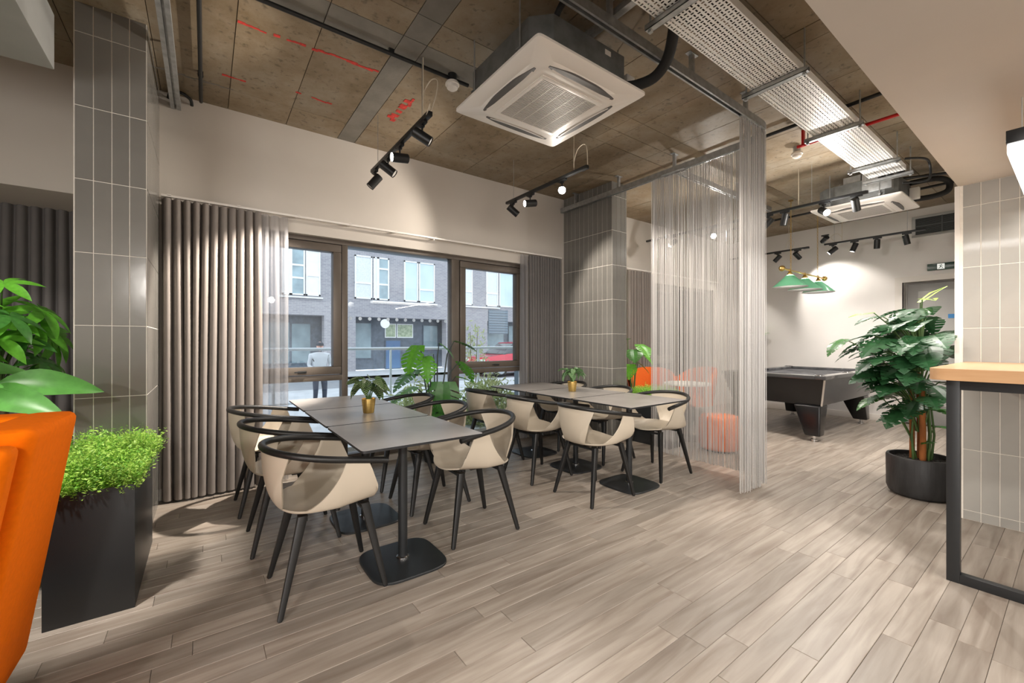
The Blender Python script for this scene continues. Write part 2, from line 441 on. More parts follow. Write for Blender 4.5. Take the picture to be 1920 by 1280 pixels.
for row in range(-36, 45):
    y = 0.07+row*PW; off = prng.random()*PL
    if y > 4.46: continue
    x = -3.6+off-PL
    while x < XB:
        a = max(x, -3.6); b_ = min(x+PL, XB)
        if b_-a > 0.03: cells.append((a, b_, y))
        x += PL
def inview(a, b_, y):
    best = 0
    for x in (a, (a+b_)/2, b_):
        p = Vector((x, y, -1.26)); d = p.dot(FW)
        if d > 0.25:
            u = 960+786*p.dot(RT)/d; v = 640+786*1.26/d
            if -60 < u < 1980 and v < 1330: best = max(best, 1/d)
    return best
vis = sorted([(inview(*c), c) for c in cells], reverse=True)
near = [c for s_, c in vis if s_ > 0][:300]
nset = set(near)
for (a, b_, y) in near:
    link('plank', plank_mesh(b_-a), fl, ((a+b_)/2, y, 0))
far = MB()
for (a, b_, y) in cells:
    if (a, b_, y) in nset: continue
    g = G/2
    far.box((a+g, y-PW/2+g, -.006), (b_-g, y+PW/2-g, 0))
o = part('plank', far, M['floor'], fl); o['kind'] = 'stuff'

# ---- ceiling: concrete slab with formwork board panels
ce = struct('ceiling', MB().box((-3.6, -3.6, H+.006), (XB+.3, 5.2, H+.25)), M['concjoint'])
xs = [-3.6, -2.93, -2.48, -2.04, -1.6, -1.165, -0.72, -0.285, 0.155, 0.595, 1.04]
xx = 1.205
seq = [(a, b_, 0) for a, b_ in zip(xs[:-1], xs[1:])]+[(1.04, 1.205, 1)]
k = 0
while xx < XB:
    wdt = 0.62 if True else .44
    if k % 4 == 3: nx = xx+0.17; seq.append((xx, min(nx, XB), 1))
    else: nx = xx+wdt; seq.append((xx, min(nx, XB), 0))
    xx = nx; k += 1
ys = [(-3.6, -2.4, 0), (-2.4, -1.2, 0), (-1.2, 0.0, 0), (0.0, 1.17, 0), (1.17, 2.39, 0), (2.39, 2.615, 0), (2.615, 2.84, 1), (2.84, 3.98, 0), (3.98, 4.34, 0)]
crng = random.Random(5)
for (x0, x1, bx) in seq:
    for (y0, y1, by) in ys:
        if x1-x0 < 0.05: continue
        g = .0025; dz = crng.uniform(0, .0025)
        part('panel', MB().box((x0+g, y0+g, H-dz), (x1-g, y1-g, H+.02)), M['concband'] if ((bx and x0 < 1.1) or (by and x0 < 1.9)) else M['concrete'], ce)
# red marking-out paint on the slab
def paint(pts, wd, seed):
    r = random.Random(seed); b = MB()
    P = [Vector((x, y, 0)) for x, y in pts]
    segs = []
    for i in range(len(P)-1):
        n = max(3, int((P[i+1]-P[i]).length/0.035))
        for q in range(n): segs.append(P[i].lerp(P[i+1], q/n))
    segs.append(P[-1])
    for i in range(len(segs)-1):
        a, c = segs[i], segs[i+1]
        if r.random() < .13: continue
        d = (c-a).normalized(); nrm = Vector((-d.y, d.x, 0)); w0 = wd*r.uniform(.25, 1); j = nrm*r.uniform(-.3, .3)*wd
        q = [a+nrm*w0*.5+j, c+nrm*w0*r.uniform(.3, .6)+j, c-nrm*w0*.5+j, a-nrm*w0*r.uniform(.3, .6)+j]
        b.add([(p.x, p.y, H-.0012) for p in q]+[(p.x, p.y, H-.0042) for p in q], [(0, 1, 2, 3), (7, 6, 5, 4), (0, 4, 5, 1), (1, 5, 6, 2), (2, 6, 7, 3), (3, 7, 4, 0)])
    part('paint_mark', b, M['spray'], ce)
M['spray'] = mat('red_spray', (0.55, 0.04, 0.03), 0.7, var=0.3, vscale=40)
paint([(.162, 3.10), (.318, 3.108), (.583, 3.097), (.77, 3.08), (1.03, 3.082)], .030, 1)
paint([(.10, 3.80), (.25, 3.79)], .022, 2)
paint([(.58, 3.714), (.854, 3.73)], .026, 3)
paint([(1.376, 3.25), (1.37, 3.38), (1.346, 3.52), (1.34, 3.69)], .075, 4)
# grey mortar smear near the wall
b = MB(); r = random.Random(9)
for i in range(16):
    x = -.30+i*.03; y = 3.98+r.uniform(-.01, .012); wv = r.uniform(.004, .012)
    b.box((x, y-wv, H-.003), (x+.028, y+wv, H))
part('mortar_smear', b, M['concband'], ce)

# ---- walls
def wallbox(name, boxes, m=None, bevel=0):
    b = MB()
    for a, c in boxes: b.box(a, c)
    return struct(name, b, m or M['wall'], bevel=bevel)
O1 = (-0.22, 3.44); O2 = (6.02, 8.10); ZT = 2.27; ZB = 0.06
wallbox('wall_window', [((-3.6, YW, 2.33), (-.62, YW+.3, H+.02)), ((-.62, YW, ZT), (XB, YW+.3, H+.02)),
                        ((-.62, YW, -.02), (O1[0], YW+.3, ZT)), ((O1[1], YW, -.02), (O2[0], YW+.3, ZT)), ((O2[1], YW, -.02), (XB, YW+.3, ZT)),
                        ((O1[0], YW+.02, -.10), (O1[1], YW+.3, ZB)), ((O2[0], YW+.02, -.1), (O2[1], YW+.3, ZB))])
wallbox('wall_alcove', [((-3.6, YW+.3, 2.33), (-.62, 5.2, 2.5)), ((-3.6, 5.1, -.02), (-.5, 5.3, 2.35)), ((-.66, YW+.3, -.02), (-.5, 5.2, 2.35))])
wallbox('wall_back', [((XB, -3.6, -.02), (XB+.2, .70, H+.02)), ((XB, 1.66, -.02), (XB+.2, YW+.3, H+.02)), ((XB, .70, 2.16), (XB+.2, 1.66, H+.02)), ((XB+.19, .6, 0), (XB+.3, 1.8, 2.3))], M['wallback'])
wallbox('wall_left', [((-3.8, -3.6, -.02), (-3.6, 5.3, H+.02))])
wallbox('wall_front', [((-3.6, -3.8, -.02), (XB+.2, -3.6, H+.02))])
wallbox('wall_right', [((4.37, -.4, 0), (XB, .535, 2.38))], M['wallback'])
wallbox('trim_1', [((4.355, .531, 0.0), (4.385, .556, 2.372))], M['trim'])
wallbox('ceiling_bulkhead', [((-3.6, -3.6, 2.372), (XB, .54, H+.01))], M['wall'])
wallbox('baseboard_back', [((XB-.014, 1.75, 0), (XB, YW, .10))], M['trim'], bevel=.003)
wallbox('baseboard_window', [((3.46, YW-.012, 0), (4.06, YW, .09)), ((4.36, YW-.012, 0), (6.0, YW, .09)), ((-.62, YW-.012, 0), (-.24, YW, .09))], M['trim'])

# ---- windows
def window(name, x0, x1, bays, y=4.44):
    """bays: list of (xa, xb, kind) kind 'fixed' or 'sash'"""
    f = MB(); d = .055
    f.box((x0, y-d, ZT-.045), (x1, y+d, ZT)); f.box((x0, y-d, ZB), (x1, y+d, ZB+.06))
    f.box((x0, y-d, ZB), (x0+.05, y+d, ZT)); f.box((x1-.05, y-d, ZB), (x1, y+d, ZT))
    wobj = struct(name, MB().box((x0, y+d, ZT-.03), (x1, y+d+.14, ZT)).box((x0, y+d, ZB), (x0+.012, y+d+.14, ZT)).box((x1-.012, y+d, ZB), (x1, y+d+.14, ZT)), M['framelite'])
    part('window_frame', f, M['frame'], wobj, bevel=.004)
    for i, (a, c, kind) in enumerate(bays):
        if i: 
            part('mullion', MB().box((bays[i-1][1], y-d, ZB+.06), (a, y+d-.002, ZT-.045)), M['frame'], wobj, bevel=.004)
        if kind == 'sash':
            zt = .93
            part('transom', MB().box((a, y-d, zt-.055), (c, y+d-.002, zt)), M['frame'], wobj, bevel=.004)
            s = MB(); t = .075; y0, y1 = y-d-.012, y+.03; z0, z1 = zt+.008, ZT-.053; xa, xc = a+.008, c-.008
            for (p, q) in (((xa, y0, z0), (xc, y1, z0+t)), ((xa, y0, z1-t), (xc, y1, z1)), ((xa, y0, z0+t), (xa+t, y1, z1-t)), ((xc-t, y0, z0+t), (xc, y1, z1-t))):
                s.box(p, q)
            so = part('sash', s, M['frame'], wobj, bevel=.006)
            part('gasket', MB().box((xa+t-.006, y0+.012, z0+t-.006), (xc-t+.006, y0+.016, z0+t)).box((xa+t-.006, y0+.012, z1-t), (xc-t+.006, y0+.016, z1-t+.006)), M['black'], so)
            hx = (xa+xc)/2+.06
            hb = MB().box((hx-.04, y0-.010, z0+.02), (hx+.035, y0, z0+.042)).box((hx-.07, y0-.024, z0+.026), (hx+.03, y0-.012, z0+.038)).box((hx+.0, y0-.016, z0+.026), (hx+.018, y0-.008, z0+.038))
            part('handle', hb, M['black'], so, bevel=.002)
            part('pane', MB().box((xa+t-.004, y-.006, z0+t-.004), (xc-t+.004, y+.006, z1-t+.004)), M['glass'], wobj)
            part('pane', MB().box((a, y-.006, ZB+.06), (c, y+.006, zt-.055)), M['glass'], wobj)
        else:
            part('pane', MB().box((a, y-.006, ZB+.06), (c, y+.006, ZT-.045)), M['glass'], wobj)
    return wobj
w1 = window('window_1', O1[0], O1[1], [(-.17, .20, 'fixed'), (.26, 1.10, 'sash'), (1.158, 2.33, 'fixed'), (2.43, 3.36, 'sash')])
w2 = window('window_2', O2[0], O2[1], [(6.09, 6.85, 'sash'), (6.93, 8.04, 'fixed')])
dots = MB()
for k in range(13):
    x = 1.195+k*.098*1.0
    dots.lathe([(.0001, 0), (.0185, 0), (.0185, .0008), (.0001, .0008)], 14, mt=Matrix.Translation((x, 4.433, 1.497)) @ Matrix.Rotation(pi/2, 4, 'X'))
part('manifestation_dot', dots, M['dot'], w1)['kind'] = 'stuff'

# ---- door in the back wall
d = struct('door_1', MB().box((XB-.02, .66, 0), (XB+.05, .70, 2.20)).box((XB-.02, 1.66, 0), (XB+.06, 1.745, 2.245)).box((XB-.02, .66, 2.16), (XB+.06, 1.66, 2.245)), M['trim'])
part('door_leaf', MB().box((XB+.10, .71, .01), (XB+.15, 1.62, 2.13)), M['door'], d, bevel=.003)
part('vision_panel', MB().box((XB+.09, .80, .30), (XB+.10, 1.50, 2.02)), mat('door_panel_grey', (.40, .395, .38), .4), d)
part('door_handle', MB().tube([(XB+.10, .80, 1.0), (XB+.05, .80, 1.0), (XB+.05, .92, 1.0)], .01, 8), M['chrome'], d)
part('door_sign', MB().box((XB+.084, 1.02, 1.60), (XB+.09, 1.18, 1.66)), mat('blue_sign', (.02, .2, .5), .4), d)

# ---- tiled columns
def tiled_column(name, label, box, faces, tilem, TW=.08, zt=H, first=None):
    (x0, y0), (x1, y1) = box
    t = thing(name, ((x0+x1)/2, (y0+y1)/2, 0), label, 'column')
    ox, oy = t.location.x, t.location.y
    part('core', MB().box((x0-ox, y0-oy, 0), (x1-ox, y1-oy, zt)), M['grout'], t)
    zs = [0]+[.065+.43*k for k in range(12) if .065+.43*k < zt-.02]+[zt]
    g = .004; dep = .0035; cache = {}
    def tm(wd, ht, ax):
        k = (round(wd, 3), round(ht, 3), ax)
        if k not in cache:
            c = .0015; hw = wd/2-g/2; hh = ht/2-g/2
            if ax == 'y':    # face looks to -Y, local x across
                vs = [(-hw, 0, -hh), (hw, 0, -hh), (hw, 0, hh), (-hw, 0, hh), (-hw+c, -dep, -hh+c), (hw-c, -dep, -hh+c), (hw-c, -dep, hh-c), (-hw+c, -dep, hh-c)]
            elif ax == 'x':  # face looks to -X
                vs = [(0, hw, -hh), (0, -hw, -hh), (0, -hw, hh), (0, hw, hh), (-dep, hw-c, -hh+c), (-dep, -hw+c, -hh+c), (-dep, -hw+c, hh-c), (-dep, hw-c, hh-c)]
            else:            # +X
                vs = [(0, -hw, -hh), (0, hw, -hh), (0, hw, hh), (0, -hw, hh), (dep, -hw+c, -hh+c), (dep, hw-c, -hh+c), (dep, hw-c, hh-c), (dep, -hw+c, hh-c)]
            cache[k] = MB().add(vs, [(4, 5, 6, 7), (0, 1, 5, 4), (1, 2, 6, 5), (2, 3, 7, 6), (3, 0, 4, 7)]).mesh('tile', tilem)
        return cache[k]
    for (ax, start, end, step0) in faces:
        edges = [start]; e = start+(step0 if step0 else TW*(1 if end > start else -1))
        while (e < end-.01) if end > start else (e > end+.01):
            edges.append(e); e += TW if end > start else -TW
        edges.append(end)
        for a, c in zip(edges[:-1], edges[1:]):
            lo, hi = min(a, c), max(a, c)
            if hi-lo < .012: continue
            for z0, z1 in zip(zs[:-1], zs[1:]):
                mm = tm(hi-lo, z1-z0, ax); cc = (lo+hi)/2
                if ax == 'y': l = (cc-ox, y0-oy, (z0+z1)/2)
                elif ax == 'x': l = (x0-ox, cc-oy, (z0+z1)/2)
                else: l = (x1-ox, cc-oy, (z0+z1)/2)
                link('tile', mm, t, l)
    return t
tiled_column('tiled_column', 'grey tiled column beside the black trough planter at the left', ((-.622, 3.48), (-.298, 4.33)),
             [('y', -.618, -.298, None), ('+x', 3.48, 4.328, None)], M['tile'])
tiled_column('tiled_column', 'grey tiled column between the second row of tables and the bead curtain', ((4.068, 3.462), (4.345, 4.33)),
             [('x', 3.462, 4.328, None), ('y', 4.068, 4.343, None)], M['tile'])
tiled_column('tiled_column', 'pale glossy tiled pillar behind the oak-topped bar table at the right', ((4.362, -.42), (4.40, .531)),
             [('x', .516, -.42, None)], M['tilepale'], TW=.0865, zt=2.371)
# ============================================================ FURNITURE
# ---- chair
def ring_pt(phi):
    """horseshoe armrest line; phi 0 = front, pi = back"""
    c, s = cos(phi), sin(phi)
    if c <= 0: x, y = .30*c, .285*s
    else:
        y = .285*(1 if s > 0 else -1) if abs(s) > 1e-3 else 0
        x = min(.285*abs(c)/max(abs(s), 1e-3), .19)
    z = .725-.12*(x+.30)/.49*0.55
    if c <= 0: z = .752-.080*(x+.30)/.49
    else: z = .752-.080*(x+.30)/.49
    return Vector((x, y, z))
def seat_pt(phi):
    c, s = cos(phi), sin(phi); e = 3.0
    x = .225*math.copysign(abs(c)**(2/e), c); y = .235*math.copysign(abs(s)**(2/e), s)
    if x > 0: y *= 1-.10*(x/.225)
    z = .455+.01*abs(y)/.235
    if x > .0: z += -.012*(x/.225)**2+.03*(abs(y)/.235)**2*(x/.225)
    return Vector((x, y, z))
def make_shell():
    b = MB(); NP = 144; NS = 14
    def hfun(d):   # d degrees from front, 0..180
        def sm(a, b_, x):
            t = max(0, min(1, (x-a)/(b_-a))); return t*t*(3-2*t)
        wing = sm(46, 58, d)*max(0, min(1, 1-(d-84)/40))**1.35
        back = sm(160, 164, d)
        return wing, back
    phis = [2*pi*k/NP for k in range(NP)]
    rings = []
    # seat dish
    for ri in range(0, 7):
        r = ri/6; row = []
        for ph in phis:
            p = seat_pt(ph)
            q = Vector((p.x*r, p.y*r, .425+(p.z-.425)*r**2.2)); row.append(q)
        rings.append(row)
    def wallpt(ph, s):
        d = abs((math.degrees(ph)+180) % 360-180)
        sg = 1 if sin(ph) >= 0 else -1
        wing, back = hfun(d)
        h = max(.05*min(1, max(0, (d-30)/25)), wing, back)
        if d < 30: h = 0.0
        s2 = s*h
        dd = d
        if d > 150:
            k = s2**1.5; dd = 180-(180-d)*(1+2.1*k-.25*sin(pi*min(1, s2*1.5)))
        else:
            k = s2; dd = d+(-(d-74)*.30+4)*k if d > 40 else d
        p = seat_pt(radians(d)*sg); r_ = ring_pt(radians(dd)*sg)
        a = sin(s2*pi/2)**.8; bz = .35*s2+.65*(1-cos(s2*pi/2))
        return Vector((p.x+(r_.x-p.x)*a, p.y+(r_.y-p.y)*a, p.z+(r_.z-p.z)*bz))
    for si in range(1, NS+1):
        rings.append([wallpt(ph, si/NS) for ph in phis])
    vs = [p for row in rings for p in row]
    b.v = [tuple(p) for p in vs]
    nr = len(rings)
    for i in range(nr-1):
        for k in range(NP):
            k2 = (k+1) % NP
            q = (i*NP+k, i*NP+k2, (i+1)*NP+k2, (i+1)*NP+k)
            b.f.append(q); b.mi.append(0)
    me = b.mesh('seat_shell', M['shell'], 180)
    bm = bmesh.new(); bm.from_mesh(me)
    bmesh.ops.remove_doubles(bm, verts=bm.verts, dist=.0004)
    bmesh.ops.dissolve_degenerate(bm, edges=bm.edges, dist=.0003)
    bmesh.ops.recalc_face_normals(bm, faces=bm.faces)
    bm.to_mesh(me); bm.free()
    o = bpy.data.objects.new('tmp', me); COL.objects.link(o)
    md = o.modifiers.new('s', 'SOLIDIFY'); md.thickness = .008; md.offset = 0
    bpy.context.view_layer.update()
    dg = bpy.context.evaluated_depsgraph_get()
    me2 = bpy.data.meshes.new_from_object(o.evaluated_get(dg)); me2.name = 'seat_shell'
    bpy.data.objects.remove(o); 
    me2.polygons.foreach_set('use_smooth', [True]*len(me2.polygons)); me2.set_sharp_from_angle(angle=radians(50))
    return me2
def leg_mesh(top, foot):
    b = MB(); n = 8; top, foot = Vector(top), Vector(foot); vs = []
    N = 5
    for i in range(N+1):
        t = i/N; p = foot.lerp(top, t); w_ = .0105+.0085*t; 
        for (x, y) in squircle(w_*1.15, w_, 6, 12): vs.append((p.x+x, p.y+y, p.z))
    fs = [(i*12+k, i*12+(k+1) % 12, (i+1)*12+(k+1) % 12, (i+1)*12+k) for i in range(N) for k in range(12)]
    fs += [tuple(range(11, -1, -1)), tuple(N*12+k for k in range(12))]
    return b.add(vs, fs)
def make_chair(label, group):
    t = thing('armchair', (0, 0, 0), label, 'chair', group)
    link('seat_shell', make_shell(), t)
    pts = []
    for k in range(-62, 63):
        a = pi+radians(k*(180-57)/62)
        pts.append(ring_pt(a))
    r = [.0155]*len(pts)
    pts = [pts[0]+Vector((.035, .003, -.005))]+pts+[pts[-1]+Vector((.035, -.003, -.005))]
    part('armrest', MB().tube(pts, .0165, 12), M['blackwood'], t, smooth=50)
    for sx in (-1, 1):
        for sy in (-1, 1):
            top = (sx*.145+(.0 if sx < 0 else 0), sy*.150, .432); foot = (sx*.232-(.015 if sx < 0 else 0), sy*.215, .006)
            part('leg', leg_mesh(top, foot), M['blackwood'], t, smooth=40)
            part('glide', MB().lathe([(.0001, 0), (.010, 0), (.010, .007)], 10, (foot[0], foot[1], 0)), M['black'], t)
    br = MB().box((-.155, -.165, .405), (-.125, .165, .418)).box((.125, -.165, .405), (.155, .165, .418)).box((-.02, -.05, .400), (.02, .05, .412)).box((-.14, -.015, .402), (.14, .015, .414))
    br.lathe([(.0001, -.03), (.016, -.03), (.016, 0), (.0001, 0)], 12, (.04, -.02, .402))
    part('underframe', br, M['black'], t)
    return t
GA = 'armchairs at the two rows of tables'
chairs = [
 ((.52, 2.35), 0, 'nearest beige armchair, at the front-left corner of the near table row'),
 ((.47, 3.06), 0, 'second beige armchair on the curtain side of the near table row, in the middle'),
 ((.44, 3.77), 0, 'farthest beige armchair on the curtain side of the near table row, closest to the drape'),
 ((1.45, 2.47), pi, 'beige armchair at the front-right of the near table row, facing left'),
 ((1.43, 3.08), pi, 'middle beige armchair on the right side of the near table row, before the monstera'),
 ((1.42, 3.68), pi, 'far beige armchair on the right side of the near table row, by the window'),
 ((2.60, 2.40), 0, 'front beige armchair on the window side of the far table row, back towards the viewer'),
 ((2.55, 3.07), 0, 'middle beige armchair on the window side of the far table row'),
 ((2.51, 3.76), 0, 'rearmost beige armchair on the window side of the far table row, by the right drape'),
 ((3.50, 2.44), pi, 'beige armchair at the right end of the far table row, beside the bead curtain'),
 ((3.50, 3.10), pi, 'beige armchair on the column side of the far table row, in the middle'),
 ((3.50, 3.77), pi, 'beige armchair behind the far gold plant pot, next to the tiled column'),
]
ch0 = make_chair(chairs[0][2], GA)
for i, ((x, y), rz, lab) in enumerate(chairs):
    c = ch0 if i == 0 else copy_tree(ch0)
    c.location = (x, y, 0); c.rotation_euler = (0, 0, rz+random.uniform(-.03, .03)); c['label'] = lab; c['group'] = GA

# ---- tables
def make_table(wx, wy, label, group):
    t = thing('dining_table', (0, 0, 0), label, 'table', group)
    o = part('tabletop', MB().prism(rrect(-wx/2, -wy/2, wx/2, wy/2, .022), .738, .75, 0, 1), [M['laminate'], M['lamedge']], t, smooth=40)
    part('pole', MB().lathe([(.026, .02), (.026, .70)], 20), M['base'], t, smooth=40)
    b = MB(); rot = Matrix.Rotation(pi/4, 4, 'Z')
    for a in (pi/4, -pi/4):
        b.box((-.25, -.018, .712), (.25, .018, .736), mt=Matrix.Rotation(a, 4, 'Z'))
    b.box((-.05, -.05, .70), (.05, .05, .712))
    part('bracket', b, M['base'], t, bevel=.003)
    base = MB(); rows = []
    for (k, z) in ((1.0, 0), (1.0, .008), (.985, .0125), (.80, .0155), (.4, .019), (.13, .021)):
        rows.append([(x*k, y*k, z) for x, y in squircle(.215, .215, 4.2, 48)])
    n = 48; vs = [p for r_ in rows for p in r_]
    base.add(vs, [(i*n+k, i*n+(k+1) % n, (i+1)*n+(k+1) % n, (i+1)*n+k) for i in range(5) for k in range(n)]+[tuple(range(n-1, -1, -1)), tuple(5*n+k for k in range(n))])
    part('base_plate', base, M['base'], t, smooth=30)
    part('collar', MB().lathe([(.036, .020), (.036, .028), (.027, .032)], 20), M['chrome'], t, smooth=40)
    return t
t1 = make_table(.665, .694, 'front table of the near row, grey stone-look top', 'pedestal tables in two rows')
for i, (y, lab) in enumerate(((2.322, None), (3.032, 'middle table of the near row, under the near gold plant pot'), (3.742, 'window-end table of the near row, behind the near gold plant pot'))):
    c = t1 if i == 0 else copy_tree(t1)
    c.location = (.918, y, 0)
    if lab: c['label'] = lab
t2 = make_table(.775, .646, 'front table of the far row, grey stone-look top with one chair on each side', 'pedestal tables in two rows')
for i, (y, lab) in enumerate(((2.378, None), (3.04, 'middle table of the far row, under the far gold plant pot'), (3.702, 'window-end table of the far row, behind the far gold plant pot'))):
    c = t2 if i == 0 else copy_tree(t2)
    c.location = (3.02, y, 0)
    if lab: c['label'] = lab

# ---- curtains
def curtain_mesh(x0, x1, y, zt, zb, folds, amp, seed, lean=0.0, nz=14, sub=10):
    r = random.Random(seed); n = folds*sub
    ph = [r.uniform(-1.1, 1.1) for _ in range(folds+1)]; am = [r.uniform(.6, 1.35) for _ in range(folds+1)]
    P = []
    for j in range(nz+1):
        v = j/nz; z = zt+(zb-zt)*v; row = []
        for i in range(n+1):
            u = i/n; f = u*folds; k = int(min(f, folds-1e-6)); fr = f-k
            a = am[k]*(1-fr)+am[k+1]*fr; p_ = ph[k]*(1-fr)+ph[k+1]*fr
            s = sin(2*pi*f+p_*v*1.6)
            yy = y+amp*a*(.85+.35*v)*s*(1-.25*s*s)
            xx = x0+(x1-x0)*u+amp*.35*cos(2*pi*f+p_*v*2)*(.5+.5*v)+lean*v*(u-.5)*2+.02*v*sin(u*5+seed)*1.0
            row.append((xx, yy, z))
        P.append(row)
    return MB().grid(P)
def curtain(name, label, spec, m, group=None, cat='curtain', extra=None):
    x0, x1, y, zt, zb, folds, amp, seed = spec[:8]
    o = part(name, curtain_mesh(*spec), m, smooth=180)
    tag(o, label, cat, group); return o
curtain('curtain', 'wide taupe drape hanging left of the big window, beside the tiled column', (-.285, .385, 4.235, 2.378, .018, 11, .045, 2), M['drape'])
curtain('sheer_curtain', 'see-through voile panel next to the wide taupe drape', (.37, .60, 4.27, 2.378, .02, 3, .038, 5, .02), M['sheer'])
curtain('sheer_curtain', 'pale voile strip left of the grey drape at the right end of the big window', (3.25, 3.37, 4.27, 2.378, .02, 2, .03, 6), M['sheer'])
curtain('curtain', 'grey drape at the right end of the big window', (3.37, 3.93, 4.245, 2.378, .02, 13, .032, 8), M['drapedark'])
curtain('curtain', 'taupe drape beyond the second tiled column, by the next window', (5.36, 5.93, 4.25, 2.39, .02, 9, .035, 11), M['drape'])
curtain('sheer_curtain', 'voile strip beside the drape beyond the second tiled column', (5.92, 6.08, 4.27, 2.39, .02, 2, .03, 12), M['sheer'])
curtain('curtain', 'charcoal drape in the alcove behind the money tree', (-1.9, -.70, 4.93, 2.33, .02, 16, .035, 15), M['drapedark'])
def curtain_rail(label, x0, x1, y, z):
    t = thing('curtain_rail', ((x0+x1)/2, y, z), label, 'curtain rail')
    h = (x1-x0)/2
    part('rail', MB().box((-h, -.012, -.008), (h, .012, .010)), M['white'], t, bevel=.002)
    n = int((x1-x0)/.45)
    for k in range(n+1):
        x = -h+.05+(2*h-.1)*k/n
        part('wall_bracket', MB().box((x-.012, -.012, .004), (x+.012, YW-y, .014)), M['white'], t)
    part('glider', MB().box((-h+.3, -.004, -.018), (-h+.31, .004, -.006)).box((h-.8, -.004, -.018), (h-.79, .004, -.006)).box((.2, -.004, -.018), (.21, .004, -.006)), M['white'], t)
curtain_rail('slim white rail above the big window', -.28, 3.95, 4.25, 2.40)
curtain_rail('slim white rail above the window beyond the second column', 5.3, 8.2, 4.25, 2.41)

# ---- orange armchair, front left
t = thing('wing_armchair', (-.75, 1.95, 0), 'bright orange high-backed armchair at the left edge', 'armchair')
T = Vector((-.75, 1.95, 0))
def hexa(b, bot, top, mi=0):
    vs = [Vector(p)-T for p in bot+top]
    return b.add(vs, [(3, 2, 1, 0), (4, 5, 6, 7), (0, 1, 5, 4), (1, 2, 6, 5), (2, 3, 7, 6), (3, 0, 4, 7)], mi)
# right-hand wing panel, leaning outwards to its top
b = hexa(MB(), [(-.66, 1.78, .12), (-.535, 1.79, .12), (-.53, 2.31, .12), (-.66, 2.31, .12)], [(-.50, 1.57, 1.035), (-.352, 1.60, 1.035), (-.335, 1.97, 1.035), (-.46, 1.99, 1.035)])
part('wing', b, M['orange'], t, bevel=.035, seg=4)
b = hexa(MB(), [(-1.12, 1.66, .12), (-.552, 1.66, .12), (-.552, 1.77, .12), (-1.12, 1.77, .12)], [(-1.15, 1.47, 1.0), (-.368, 1.49, 1.005), (-.372, 1.585, 1.005), (-1.15, 1.60, 1.0)])
part('back_panel', b, M['orange'], t, bevel=.03, seg=4)
b = hexa(MB(), [(-1.15, 2.15, .12), (-.62, 2.20, .12), (-.62, 2.32, .12), (-1.15, 2.30, .12)], [(-1.2, 2.02, 1.03), (-.44, 1.87, 1.035), (-.44, 1.99, 1.035), (-1.2, 2.16, 1.03)])
part('front_rim', b, M['orange'], t, bevel=.03, seg=4)
part('cushion', hexa(MB(), [(-1.15, 1.70, .30), (-.62, 1.70, .30), (-.62, 2.2, .30), (-1.15, 2.2, .30)], [(-1.15, 1.62, .48), (-.58, 1.62, .48), (-.58, 2.15, .48), (-1.15, 2.15, .48)]), M['orange'], t, bevel=.03, seg=3)
for (x, y) in ((-.60, 1.82), (-1.08, 1.82), (-.60, 2.24), (-1.08, 2.24)):
    part('foot', MB().lathe([(.0001, 0), (.022, 0), (.032, .14)], 12, (x-T.x, y-T.y, 0)), M['blackwood'], t, smooth=40)

# ---- tub chair, pouf and round table beyond the bead curtain
def tub_chair(label, x, y, rz, m):
    t = thing('tub_chair', (x, y, 0), label, 'armchair', None, rz)
    b = MB(); n = 28; P = []
    prof = [(.27, .30), (.31, .45), (.33, .62), (.345, .84), (.335, .865), (.30, .865), (.285, .80), (.27, .60), (.25, .42)]
    for (r_, z) in prof:
        P.append([(r_*cos(a), r_*sin(a), z-(.0 if z < .8 else .16*(1-max(0, -cos(a)))**1.5)) for a in [pi/2.4+(2*pi-2*pi/2.4)*k/n for k in range(n+1)]])
    part('backrest', MB().grid(P), m, t, smooth=60)
    part('seat', MB().lathe([(.0001, .45), (.25, .45), (.29, .43), (.29, .30), (.0001, .30)], 28), m, t, smooth=40)
    for k in range(4):
        a = pi/4+k*pi/2
        part('leg', MB().tube([(.18*cos(a), .18*sin(a), .31), (.24*cos(a), .24*sin(a), 0)], [.016, .010], 8), M['blackwood'], t)
    return t
tub_chair('dark orange tub chair beyond the second planter, by the far window', 5.34, 3.80, pi+.6, M['orangedark'])
tub_chair('orange tub chair behind the white round table beyond the bead curtain', 6.04, 3.56, pi*.9, M['orangedark'])
t = thing('pouf', (4.85, 2.52, 0), 'low round orange pouf seen through the bead curtain', 'pouf')
part('cushion', MB().lathe([(.0001, .02), (.20, .02), (.225, .06), (.23, .20), (.225, .36), (.20, .395), (.0001, .40)], 30), M['orangedark'], t, smooth=50)
part('foot_ring', MB().lathe([(.0001, 0), (.19, 0), (.19, .022), (.0001, .022)], 30), M['black'], t, smooth=30)
t = thing('side_table', (5.05, 3.05, 0), 'white round table beyond the bead curtain', 'table')
part('tabletop', MB().lathe([(.0001, .70), (.28, .70), (.285, .71), (.28, .725), (.0001, .725)], 36), M['trim'], t, smooth=40)
part('pole', MB().lathe([(.025, .02), (.025, .70)], 14), M['black'], t, smooth=40)
part('base_plate', MB().lathe([(.0001, 0), (.2, 0), (.2, .012), (.03, .022)], 30), M['black'], t, smooth=40)

